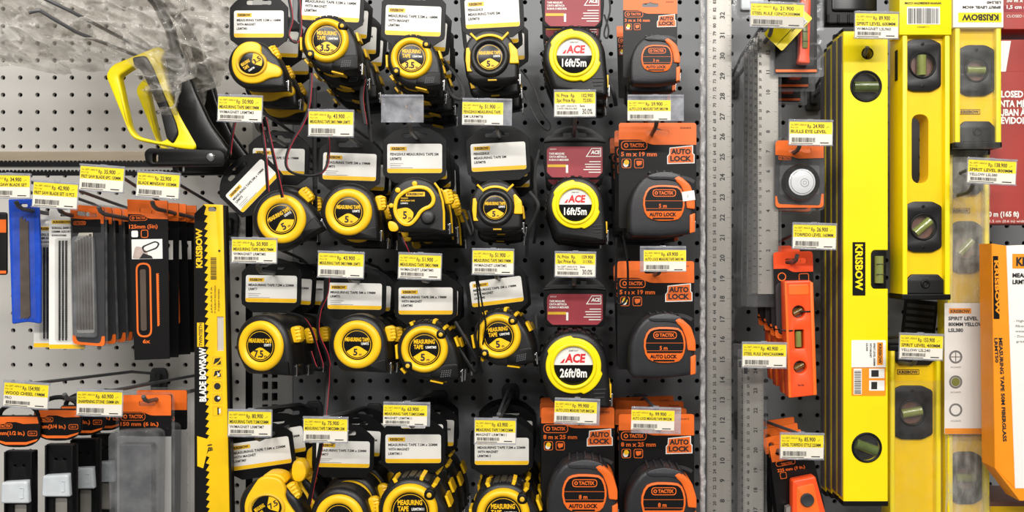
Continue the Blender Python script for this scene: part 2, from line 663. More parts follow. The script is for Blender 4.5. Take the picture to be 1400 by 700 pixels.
TAGS = [  # x0 y0 x1 y1, price, line, line2, where, tilt, prong tip
    (-20, 237, 42, 271, '34.900', 'SCROLLSAW BLADE SET', '', 'at the left edge above the blue pouch', 1, (22, 285)),
    (44, 248, 107, 285, '42.900', 'FRET SAW BLADE SET 10 PCS', '', 'above the white saw blade card', 4, (80, 292)),
    (108, 226, 170, 262, '35.900', 'FRET SAW BLADE 6PC 130MM', '', 'above the clear fret blade packs', 4, (135, 292)),
    (186, 235, 246, 271, '22.900', 'BLADE MINISAW 105MM', '', 'above the 125mm blade cards', 4, (208, 285)),
    (4, 522, 67, 558, '154.900', 'WOOD CHISEL 19MM', 'PRO', 'above the chisels', 4, (88, 548)),
    (104, 533, 168, 569, '60.900', 'SHARPENING STONE 150MM 6IN', '', 'above the clear 150 mm clamshell', 1.5, (196, 551)),
    (297, 130, 359, 167, '50.900', 'MEASURING TAPE 5MX19MM', 'W/MAGNET LRMTM3', 'below the tilted yellow 3.5 m tape', 2, (350, 176)),
    (421, 150, 484, 187, '43.900', 'MEASURING TAPE 5MX19MM LRMT5', '', 'below the 3.5 m tape with torn strap', 1, (476, 187)),
    (632, 135, 700, 171, '51.900', 'FENGSHUI MEASURING TAPE', '5M LRFMT8', 'below the top row black 5 m tape', 1, (679, 176)),
    (757, 123, 815, 160, '102.900', '72.030,-', '', 'with two prices above the second row red-lettered tape', 0, (786, 170)),
    (858, 130, 935, 165, '59.900', 'AUTO LOCK MEASURE TAPE 5MX19M', '', 'below the small 3 m tape', 0, (898, 172)),
    (316, 325, 379, 360, '50.900', 'MEASURING TAPE 5MX19MM', 'W/MAGNET LRMTM5', 'left of the upright above the 7.5 m tape', 1, (352, 372)),
    (434, 344, 498, 380, '43.900', 'MEASURING TAPE 5MX19MM LRMT5', '', 'above the third row ringed 5 m tape', 2, (476, 384)),
    (544, 346, 604, 382, '51.900', 'MEASURING TAPE 5MX19MM', 'W/MAGNET LRMTM5', 'below the kidney banded tape', 2, (577, 384)),
    (645, 340, 703, 376, '51.900', 'MEASURING TAPE 5MX19MM', 'W/MAGNET LRMTM5', 'above the tilted white card in the third row', 1, (678, 380)),
    (758, 344, 815, 379, '159.900', '111.930,-', '', 'with two prices above the large 26ft/8m tape', 1, (785, 388)),
    (875, 337, 938, 371, '69.900', 'AUTO LOCK MEASURE TAPE 5MX19M', '', 'above the third row auto lock tape', 0, (902, 374)),
    (311, 560, 372, 597, '80.900', 'MEASURING TAPE 7.5MX25MM', 'W/MAGNET LRMTM7', 'beside the yellow bow saw blade pack', 1, (350, 604)),
    (414, 570, 476, 605, '75.900', 'MEASURING TAPE 7.5MX25MM LRM', '', 'above the ringed 7.5 m tape, bottom row', 1, (452, 608)),
    (524, 550, 588, 582, '63.900', 'MEASURING TAPE 7.5MX25MM', 'MAGNET LRMTM11', 'above the third column magnet tape, bottom row', 1, (561, 586)),
    (648, 572, 706, 607, '63.900', 'MEASURING TAPE 7.5MX25MM', 'MAGNET LRMTM11', 'overlapping a white card top, bottom row', 1, (682, 575)),
    (758, 545, 820, 580, '99.900', 'AUTO LOCK MEASURE TAPE 8MX25M', '', 'over the left 8 m orange card', 2, (792, 582)),
    (863, 557, 931, 592, '99.900', 'AUTO LOCK MEASURE TAPE 8MX25M', '', 'over the right 8 m orange card', 1.5, (902, 592)),
    (1025, 3, 1100, 38, '21.900', 'STEEL RULE 12INCX300MM', '', 'partly over the rotated yellow hang tag', 2, (1055, 46)),
    (1078, 164, 1139, 199, '24.900', 'BULLS EYE LEVEL', '', 'above the round bubble level', 1, (1094, 204)),
    (1083, 305, 1144, 341, '26.900', 'TORPEDO LEVEL 160MM', '', 'above the orange torpedo level', 1.5, (1090, 358)),
    (1014, 468, 1076, 503, '40.900', 'STEEL RULE 24INCX600MM', '', 'above the short steel ruler at lower right', 1, None),
    (1066, 592, 1127, 628, '85.900', 'LEVEL TORPEDO STYLE 225MM', '', 'above the 225 mm orange level', 1, (1072, 622)),
    (1168, 16, 1229, 53, '89.900', 'SPIRIT LEVEL 600MM', 'W/MAGNET LSL960', 'over the top of the long yellow spirit level', 1, None),
    (1322, 217, 1390, 252, '138.900', 'SPIRIT LEVEL 800MM', 'YELLOW LSL380', 'beside the red boxes at the right', 3, None),
    (1229, 456, 1290, 492, '153.900', 'SPIRIT LEVEL 400MM', 'YELLOW LSL240', 'below the end cap of the yellow I-beam level', 2, None),
]
INNER = {8: (632, 140, 688, 171), 10: (858, 137, 917, 165), 16: (880, 342, 938, 371), 19: (524, 554, 584, 582), 21: (758, 549, 816, 578), 22: (863, 561, 922, 588)}
SIL = {23}
for i, (x0, y0, x1, y1, pr, ln, l2, where, ti, tp) in enumerate(TAGS):
    st = 'two' if l2 == '' and ln.endswith(',-') else 'std'
    lab = 'price tag ' + where if st == 'two' else 'price tag reading %s %s' % (pr, where)
    price_tag(x0, y0, x1, y1, pr, ln, l2, lab, ti, style=st, inner=INNER.get(i), paper='silver_paper' if i in SIL else 'paper')
    cx = (x0 + x1) / 2
    if tp:
        hook(tp[0], tp[1], 'wire display hook behind the tag ' + where, arm_to=(cx, y0 + 3))
price_tag(521, 130, 579, 167, None, '', '', 'empty clear price tag holder above the kidney banded tape', 0)
hook(560, 178, 'wire display hook behind the empty tag holder', arm_to=(550, 133))
# hooks that carry only a tag in view
for px, py, e, lab in ((1040, 500, (1045, 471), 'wire display hook behind the short ruler tag'), (1186, 73, (1198, 19), 'wire display hook through the top hole of the long yellow level'),
                       (1330, 262, (1356, 220), 'wire display hook behind the tag beside the red boxes'), (1252, 500, (1259, 459), 'wire display hook behind the tag below the I-beam level')):
    hook(px, py, lab, arm_to=e, d=.215)
mat('grip_grey', (50, 51, 55), .38, var=.15, bump=.15, bscale=700)
# ------------------------------------------------------------------ measuring tapes
FD = .215                      # tape faces hang this far in front of the board


def in_root(o, root, world, tilt=0, yaw=0):
    R = root.rotation_euler.to_matrix()
    o.location = R.inverted() @ (Vector(world) - root.location)
    T = Matrix.Rotation(math.radians(yaw), 3, 'Z') @ Matrix.Rotation(math.radians(tilt), 3, 'Y')
    o.rotation_euler = (R.inverted() @ T).to_euler()


def white_card(root, d, lx, ly, w_, h_, tilt, lines, back=.034):
    """black hang card with arched top, euro slot and a white label; (lx, ly) = label centre in the photo"""
    dc = d - back
    k = K(dc)
    W, H = w_ / 2, h_ / 2
    b = MB(k)
    out = [(-W * .72, -H - 14), (-W - 5, -H - 3), (-W - 6, -H + 4), (-W - 6, H + 4)]
    out += [(x * (W + 6), H + 4 + 20 * (1 - abs(x) ** 2.6)) for x in [-.93, -.84, -.7, -.5, -.25, 0, .25, .5, .7, .84, .93]]
    out += [(W + 6, H + 4), (W + 6, -H + 4), (W + 5, -H - 3), (W * .72, -H - 14)]
    b.plate(out, -1.2, 0, holes=[fil([(-17, H + 8, 3), (17, H + 8, 3), (17, H + 14, 3), (7, H + 14, 3), (4, H + 18, 3), (-4, H + 18, 3), (-7, H + 14, 3), (-17, H + 14, 3)])], bev=.4, seg=1)
    c = b.build('hang_card', 'black', root)
    in_root(c, root, at(lx, ly, dc), tilt)
    b = MB(k)
    b.plate(rr(-W, -H, W, H, 3.5), 0, .4)
    b.build('card_label', 'white', c)
    b = MB(k)
    b.flat(fil([(-W + .2, -H + .2, 3.5), (W - .2, -H + .2, 3.5), (W - .2, -H + h_ * .15), (-W + .2, -H + h_ * .15)]), .55)
    b.flat(rr(-W + 4, H - h_ * .24, -W + 4 + w_ * .3, H - h_ * .1), .55)
    b.build('card_stripe', 'yellow', c)
    b = MB(k)
    b.text('KRISBOW', -W + 4 + w_ * .15, H - h_ * .21, .7, h_ * .085, 'C', width=w_ * .24, bold=.04)
    for i, s in enumerate(lines):
        b.text(s, -W + 4, H - h_ * (.4 + .155 * i), .7, h_ * .085, width=min(w_ * .88, len(s) * w_ * .0345), bold=.025)
    z = H - h_ * (.45 + .155 * (len(lines) - 1))
    b.build('card_print', 'ink', c)
    if len(lines) < 3:
        b = MB(k)
        for i, u in enumerate((.24, .2, .42)):
            b.flat(rr(-W + 4, z - h_ * .07 * (i + 1) - .5, -W + 4 + w_ * u, z - h_ * .07 * (i + 1)), .7)
        b.build('card_small_print', 'ink_grey', c)
    return c


def wedge(r, a0, a1, n=10, tip=2.5):
    """sector with a rounded tip at the centre"""
    p = arc(0, 0, r, a0, a1, n)
    am = math.radians((a0 + a1) / 2)
    t = (math.cos(am) * r * .02, math.sin(am) * r * .02)
    return fil([(x, z) for x, z in p] + [(t[0], t[1], r * .35)], 5)


def face(root, k, r, size, model, two_line, h=0., turn=0, scale=1.):
    """black disc with a thin yellow circle, product words and the yellow sector with the length"""
    b = MB(k)
    b.lathe(0, 0, [(r + 1, h - 2), (r + 1, h + .3), (r, h + .6)], 40)
    dsk = b.build('face_disc', 'black_gloss', root, rot=(0, math.radians(turn), 0))
    b = MB(k)
    H = h + .8
    b.flat(circ(0, 0, r * .93, 40), H, holes=[circ(0, 0, r * .9, 40)])
    b.flat(wedge(r * .84, 214, 328), H + .1)
    if two_line:
        b.text('MEASURING', -r * .66, r * .36, H, r * .25, width=r * 1.3, bold=.035)
        b.text('TAPE', -r * .66, r * .03, H, r * .25, width=r * .58, bold=.035)
    else:
        b.text('MEASURING TAPE', -r * .8, r * .22, H, r * .24, width=r * 1.6, bold=.04)
    b.build('face_print_yellow', 'yellow', dsk)
    b = MB(k)
    if two_line:
        b.text(model, r * .08, r * .06, H, r * .14, width=r * .66, bold=.03)
    else:
        b.text(model, r * .28, r * .0, H, r * .15, width=r * .5, bold=.03)
    b.build('face_print_white', 'white', dsk)
    b = MB(k)
    b.text(size, -r * .1, -r * .7, H + .4, r * .42, 'C', bold=.035, width=r * (.28 if len(size) == 1 else .66))
    b.text('m', r * (.06 + .08 * len(size)), -r * .72, H + .4, r * .18, bold=.02)
    b.build('face_print_black', 'ink', dsk)
    return dsk


def lock_button(root, k, x, z, h, rot, s=1., m='yellow'):
    b = MB(k)
    b.plate(fil([(-6, -10, 3), (5, -11, 3), (8, -5, 3), (8, 6, 3), (4, 11, 4), (-6, 10, 3)]), -8, 4, bev=2.5)
    for i in (-6, -1.5, 3, 7):
        b.tube([(2, i, -6), (6.5, i, -6), (7, i, 3), (2, i, 4.8)], 1.5, 6)
    return b.build('slide_lock', m, root, loc=(x * k, -h * k, z * k), rot=(0, math.radians(-rot), 0))


def end_hook(root, k, x, z, th):
    b = MB(k)
    b.plate(rr(-1.2, -8, 1.0, 7, .8), -7, 7, bev=.4)
    b.plate(rr(-5, 3.5, 0, 5.5, .4), -6, 6)
    b.lathe(-2.4, 4.4, [(1.3, 6), (1.3, 7.4), (.6, 7.8)], 10)
    b.lathe(-2.4, -2, [(1.3, -2), (1.3, 7.0), (.6, 7.4)], 10)
    return b.build('end_hook', 'chrome', root, loc=(x * k, th / 2 * k, z * k))


def tape_ring(cx, cy, r, size, model, label, tilt=0, yaw=0, d=FD, turn=0, th=32, name='measuring_tape', group=None):
    """T1: rounded black case with a plain wide yellow ring"""
    k = K(d)
    s = r / 32
    t = thing(name, label, 'measuring tape', at(cx, cy, d), tilt, yaw, group=group)
    b = MB(k * s)
    out = fil([(x, z) for x, z in arc(-1, 1, 39, 200, 18, 26)] + [(39, 4, 6), (41, -12, 4), (42, -38, 3), (14, -37, 3), (-24, -37, 8)])
    b.plate(out, -th, -1, bev=8, seg=4)
    b.build('case', 'rubber', t)
    b = MB(k * s)
    b.plate(fil([(12, -26, 3), (38, -18, 3), (40, -36, 2), (14, -36, 2)]), -4, 0, bev=1.5)
    b.build('mouth_plate', 'black', t)
    b = MB(k * s)
    b.torus(0, 0, 20, 32, -2, 3.6, 48)
    b.build('bezel', 'yellow', t)
    face(t, k * s, 20, size, model, False, h=.5, turn=turn)
    lock_button(t, k * s, 40, 14, -th * .45, 8)
    end_hook(t, k * s, 43, -31, th)
    return t


def tape_magnet(cx, cy, r, size, model, label, tilt=0, yaw=0, d=FD, turn=0, th=32, bars=True, group=None):
    """T2: black ribbed case, yellow ring with two screw lugs, dotted grip, yellow bars over the top"""
    k = K(d)
    s = r / 28
    t = thing('measuring_tape', label, 'measuring tape', at(cx, cy, d), tilt, yaw, group=group)
    b = MB(k * s)
    out = fil([(x, z) for x, z in arc(0, -1, 34.5, 222, 22, 26)] + [(38, 2, 6), (42, -16, 5), (43, -37, 3), (20, -41, 5), (-10, -37, 6)])
    b.plate(out, -th, -1, bev=6, seg=3)
    for a in range(64, 130, 13):
        b.rbox(34.2 * math.cos(math.radians(a)), -1 + 34.2 * math.sin(math.radians(a)), 6, 3.4, a - 90, -th + 6, -6, bev=1)
    b.build('case', 'rubber', t)
    b = MB(k * s)
    b.plate(fil([(10, -25, 4), (25, -18, 4), (41, -17, 4), (42, -36, 3), (22, -39, 3), (6, -34, 4)]), -4, 1.2, bev=1.6)
    b.build('jaw_plate', 'black', t)
    b = MB(k * s)
    for i in range(5):
        for j in range(4):
            x, z = 21 + i * 2.6 - j * .5, -27 - j * 2.3 + i * .3
            b.box(x, z, x + 1.4, z + 1.2, 1, 1.6)
    b.build('grip_dots', 'grey_plastic', t)
    b = MB(k * s)
    b.torus(0, 0, 19.5, 28.5, -2, 5.5, 48)
    b.build('bezel', 'yellow', t)
    for a in (42, 225):
        x, z = 27.5 * math.cos(math.radians(a)), 27.5 * math.sin(math.radians(a))
        b = MB(k * s)
        b.plate(circ(x, z, 6, 16), -3, 5.8, bev=1.5)
        q = b.build('screw_lug', 'black', t)
        b = MB(k * s)
        b.lathe(x, z, [(2.6, 5.6), (2.6, 6.4), (1.8, 6.8)], 12)
        b.build('screw', 'yellow_dull', q)
    acc = [(-35, -4, 3, 17, 4, -4), (-27, -27, 3, 8, 42, -4), (14, -40.5, 16, 2.2, -12, -3), (38, 8, 3, 12, 20, -6)]
    if bars:
        acc += [(35.2 * math.cos(math.radians(a)), -1 + 35.2 * math.sin(math.radians(a)), 4, 6, a - 90, -4) for a in (118, 72, 48)]
    for x, z, w_, h_, ro, h1 in acc:
        MB(k * s).rbox(x, z, w_, h_, ro, -th + 8, h1, bev=.7).build('accent_bar', 'yellow', t)
    face(t, k * s, 19.5, size, model, True, h=.5, turn=turn)
    end_hook(t, k * s, 44.5, -33, th)
    return t


def tape_teardrop(cx, cy, s, size, label, tilt=0, yaw=0, d=FD, th=32, big=False, group=None):
    """T3: yellow teardrop shell over a black case with an oval face"""
    k = K(d) * s
    t = thing('measuring_tape', label, 'measuring tape', at(cx, cy, d), tilt, yaw, group=group)
    b = MB(k)
    out = fil([(x, z) for x, z in arc(-2, 0, 33, 235, 30, 26)] + [(34, 10, 8), (43, -10, 6), (45, -32, 3), (20, -34, 5), (-12, -33, 6)])
    b.plate(out, -th, -1, bev=6, seg=3)
    b.build('case', 'rubber', t)
    b = MB(k)
    if big:
        sh = [(-27, 8), (-16, 26), (-8, 37), (14, 36), (22, 22), (20, 12), (30, -4), (41, -16), (41, -26), (12, -26), (-14, -24), (-26, -10)]
    else:
        sh = [(-29, 2), (-25, 18), (-12, 30), (4, 31), (13, 25), (12, 15), (20, 3), (40, -4), (41, -18), (24, -19), (10, -27), (-10, -27), (-24, -17)]
    b.plate(chaikin(sh, 2), -5, 2.5, bev=2.5, seg=3)
    if big:
        b.plate(chaikin([(-10, 28), (-6, 39), (16, 38), (22, 24)], 2), -th + 5, -3, bev=2)
    b.build('shell', 'yellow', t)
    b = MB(k)
    b.torus(0, 0, 17, 21.5, 1, 5, 44, 1, .84)
    b.build('bezel', 'yellow_dull', t)
    b = MB(k)
    b.lathe(0, 0, [(18, 1), (18, 3.2), (17, 3.5)], 40, 1, .84)
    f = b.build('face_disc', 'black_gloss', t, rot=(0, math.radians(-32), 0))
    b = MB(k)
    b.flat([(x * 1, z * .84) for x, z in wedge(15.5, -52, 52)], 3.8)
    b.text('MEASURING', -13, 3, 3.8, 4.2, width=13, bold=.03)
    b.text('TAPE', -13, -3, 3.8, 4.2, width=8, bold=.03)
    b.build('face_print_yellow', 'yellow', f)
    b = MB(k)
    b.text('LRMTM', -4, -8, 3.8, 2.6, 'C', width=9)
    b.build('face_print_white', 'white', f)
    b = MB(k)
    b.text(size, 9, -3, 4.1, 6, 'C', bold=.03, width=11)
    b.build('face_print_black', 'ink', f)
    lock_button(t, k, 26, 16, -th * .25, 28)
    if big:
        b = MB(k)
        b.plate(chaikin([(-8, -12), (6, -14), (12, 0), (6, 14), (-8, 12)], 2), -10, 8, bev=4)
        b.build('thumb_brake', 'yellow', t, loc=(30 * k, 22 * k, 38 * k))
    end_hook(t, k, 46, -27, th)
    return t


def tape_kidney(cx, cy, label, d=FD, th=32, group=None):
    """T4: black case, kidney shaped yellow band, round grey brake button"""
    k = K(d)
    t = thing('measuring_tape', label, 'measuring tape', at(cx, cy, d), group=group)
    b = MB(k)
    out = fil([(x, z) for x, z in arc(-1, 3, 37, 205, 28, 26)] + [(36, 18, 6), (43, -8, 5), (44, -37, 3), (16, -35, 4), (-28, -35, 6)])
    b.plate(out, -th, -1, bev=6, seg=3)
    b.build('case', 'rubber', t)
    kid = chaikin([(-5, 28), (10, 29), (22, 24), (29, 10), (24, -2), (10, -7), (4, -18), (-6, -28), (-18, -27), (-28, -16), (-31, -2), (-26, 16)], 2)
    if sarea(kid) < 0:
        kid = kid[::-1]
    b = MB(k)
    b.plate(kid, -3, 3.2, holes=[inset(kid, 5.2)], bev=1.4)
    b.build('bezel', 'yellow', t)
    b = MB(k)
    b.plate(inset(kid, 4.8), -3, .6)
    f = b.build('face_plate', 'black_gloss', t)
    b = MB(k)
    b.flat(rr(-13, 13.5, 13, 19.5, .5), .8)
    b.flat(fil([(-25, -4, 2), (-10, -1, 6), (-2, -9, 3), (-4, -17, 3), (-13, -23, 3), (-23, -16, 3)]), .8)
    b.text('FENGSHUI', -20, 10, .8, 2, width=10, bold=.02)
    b.text('MEASURING TAPE', -20, 6.6, .8, 2, width=19, bold=.02)
    b.build('face_print_yellow', 'yellow', f)
    b = MB(k)
    b.text('LRFMT5', -20, 3, .8, 2, width=10)
    b.build('face_print_white', 'white', f)
    b = MB(k)
    b.text('KRISBOW', 0, 15, 1, 3, 'C', width=22, bold=.04)
    b.text('5', -17, -17, 1.1, 10, bold=.03, sx=.85)
    b.text('m', -9.5, -18, 1.1, 4)
    b.build('face_print_black', 'ink', f)
    b = MB(k)
    b.lathe(17, -15, [(10, -2), (10, .6), (9.4, 1)], 28)
    b.build('button_socket', 'black', t)
    b = MB(k)
    b.lathe(17, -15, [(8, 0), (8, 3), (6.5, 4.2), (3, 4.6)], 28)
    b.build('brake_button', 'card_grey', t)
    for x, z, r in ((-1, 31, 3.6), (-24, 22, 3.6), (-33, 1, 3.2)):
        b = MB(k)
        b.plate(circ(x, z, r, 14), -5, 2, bev=1)
        b.build('accent_stud', 'yellow', t)
    b = MB(k)
    b.plate(chaikin([(-38, -20), (-28, -21), (-22, -30), (-26, -35), (-36, -34)], 2), -6, 2, bev=1)
    b.build('accent_foot', 'yellow', t)
    b = MB(k)
    b.tube([(26, 32, -1), (32, 24, 0), (37, 8, 0), (39, -8, 0), (39, -32, -1)], 1.6, 6)
    b.build('accent_bar', 'yellow', t)
    lock_button(t, k, 42, 14, -th * .45, 14)
    end_hook(t, k, 45.5, -30, th)
    return t


def tape_round(cx, cy, s, label, tilt=0, d=FD, th=32, group=None):
    """T5: black case with a round black boss and yellow accents at top and sides"""
    k = K(d) * s
    t = thing('measuring_tape', label, 'measuring tape', at(cx, cy, d), tilt, group=group)
    b = MB(k)
    out = fil([(x, z) for x, z in arc(0, 4, 36.5, 185, 15, 26)] + [(37, 12, 5), (39, -10, 4), (39, -30, 3), (20, -34, 4), (-24, -34, 5), (-33, -26, 4)])
    b.plate(out, -th, -1, bev=6, seg=3)
    b.build('case', 'rubber', t)
    b = MB(k)
    b.torus(0, 0, 18, 27, -2, 4.5, 44)
    b.build('bezel', 'rubber', t)
    face(t, k, 18, '5', 'LRFMT8', False, h=.5)
    b = MB(k)
    band = arc(0, 0, 32, 128, 52, 16) + arc(0, 0, 28.5, 52, 128, 16)
    b.plate(band, -3, 1.8, bev=.7)
    b.rbox(-21.5, 29, 3, 12, 45, -4, 1.4, bev=.6)
    b.rbox(22, 29.5, 3, 12, -45, -4, 1.4, bev=.6)
    b.build('accent_arc', 'yellow', t)
    b = MB(k)
    b.plate(fil([(-32, 13, 1), (-28, 14, 1), (-26, 7, 1), (-27, -14, 1), (-24, -19, 1), (-31, -19, 1), (-33, -4, 1)]), -5, 1.6, bev=.7)
    b.build('accent_side', 'yellow', t)
    b = MB(k)
    b.plate(fil([(26, 18, 1), (29, 20, 1), (38, 10, 2), (40, -9, 2), (27, -9, 2), (28, 2, 1)]), -12, 1.8, bev=1)
    b.build('slide_lock', 'yellow', t)
    b = MB(k)
    b.rbox(3, -31, 12, 2, 0, -3, .6, bev=.4)
    b.build('accent_slot', 'yellow_dull', t)
    end_hook(t, k, 40.5, -28, th)
    return t


def tape_half(cx, cy, r, size, label, cardpos, d=FD, th=34, tilt=0, group=None):
    """T6: black case, yellow ring, face half white with red letters and half black; maroon hang card"""
    k = K(d)
    s = r / 32
    t = thing('measuring_tape', label, 'measuring tape', at(cx, cy, d), tilt, group=group)
    b = MB(k * s)
    out = fil([(x, z) for x, z in arc(0, 0, 40, 208, 8, 28)] + [(41, -10, 6), (43, -30, 4), (43, -50, 3), (18, -50, 4), (-26, -44, 8)])
    b.plate(out, -th, -1, bev=7, seg=3)
    for a in range(35, 200, 15):
        b.rbox(40.3 * math.cos(math.radians(a)), 40.3 * math.sin(math.radians(a)), 5, 2.4, a - 90, -th + 8, -7, bev=.8)
    b.build('case', 'rubber', t)
    b = MB(k * s)
    rim = []
    for i in range(72):
        a = i * 5
        q = 32 + (2.6 if 92 <= a <= 150 or 290 <= a <= 345 else 0)
        rim.append((q * math.cos(math.radians(a)), q * math.sin(math.radians(a))))
    b.plate(rim, -3, 3, holes=[circ(0, 0, 22.5, 44)], bev=1.6, seg=3)
    b.torus(0, 0, 22.3, 27, 2, 5, 44)
    b.build('bezel', 'yellow_paint', t)
    b = MB(k * s)
    b.lathe(0, 0, [(23, -2), (23, .4), (22.6, .6)], 40)
    f = b.build('face_disc', 'black_gloss', t)
    b = MB(k * s)
    b.flat([(x, z) for x, z in arc(0, 0, 22.4, 180 - 2.5, 2.5, 24)], .8)
    b.text(size, 0, -13, .9, 9.5, 'C', bold=.03, width=31)
    b.build('face_print_white', 'white', f)
    b = MB(k * s)
    b.text('ACE', 1.5, 4.2, 1.1, 9.2, 'C', bold=.045, width=23, shear=.12)
    b.flat([(-15.5, 3.2), (-11.5, 3.2), (-9.6, 8), (-11, 8)], 1.1)
    b.build('face_print_red', 'red', f)
    b = MB(k * s)
    b.text('2087357', 0, 16.5, 1.1, 2, 'C', width=11, bold=0)
    b.build('face_print_black', 'ink', f)
    b = MB(k * s)
    for i in range(3):
        b.rbox(30, -27.5 - 4.6 * i, 15 - 2 * i, 1.3, 3, -1.4, .2, bev=.3)
    b.build('mouth_rib', 'card_grey', t)
    b = MB(k * s)
    b.plate(rr(41.5, -38, 44, -22, .6), -th + 8, -7)
    b.build('tape_strip', 'yellow', t)
    end_hook(t, k * s, 45, -41, th)
    # hang card
    lx, ly = cardpos
    dc = d - .036
    kc = K(dc)
    b = MB(kc)
    out = fil([(-40, -24, 6), (40, -24, 6), (43, 8, 2), (43, 30, 5)] + [(x, 50 - (abs(x) / 30) ** 2.4 * 9) for x in (34, 24, 12, 0, -12, -24, -34)] + [(-43, 30, 5), (-43, 8, 2)])
    b.plate(out, -1.4, 0, holes=[fil([(-16, 34, 2), (16, 34, 2), (16, 40, 2), (5, 40, 2), (3, 45, 2), (-3, 45, 2), (-5, 40, 2), (-16, 40, 2)])], bev=.5)
    b.tube([(-42, 27, -.6), (-30, 28.5, .6), (0, 29, 1), (30, 28.5, .6), (42, 27, -.6)], 1.6, 6)
    c = b.build('hang_card', 'black', t)
    in_root(c, t, at(lx, ly, dc))
    b = MB(kc)
    b.plate(fil([(-31, -21, 2), (31, -21, 2), (38, -14, 2), (38, 21, 2), (-34, 21, 2), (-38, 17, 2), (-38, -14, 2)]), 0, .5)
    b.build('card_label', 'maroon', c)
    b = MB(kc)
    for i, s_ in enumerate(('TAPE MEASURE', 'CINTA MÉTRICA', 'RUBAN À MESURER')):
        b.text(s_, -35, 10 - 4.2 * i, .8, 2.6, width=21 + 3 * i, bold=.03)
    for i, u in enumerate((16, 22, 21, 24, 17)):
        b.flat(rr(36 - u, 1 - 3.6 * i, 35.5, -.2 - 3.6 * i), .8)
    ol = [(15, 7), (36, 7), (36, 19), (23, 19)]
    b.flat(ol, .8, holes=[[(17, 8), (35, 8), (35, 18), (23.4, 18)]])
    b.text('ACE', 28, 11, .8, 4.6, 'C', width=12, bold=.05, shear=.15)
    b.text('2087357', -34, 16.5, .8, 1.8, width=9, bold=0)
    b.flat(rr(-12, -15, -9, -4), .8)
    b.build('card_print', 'white', c)
    b = MB(kc)
    b.flat(rr(-37, -7, -12, -3.4), .8)
    b.build('card_tape_picture', 'yellow_dull', c)
    return t


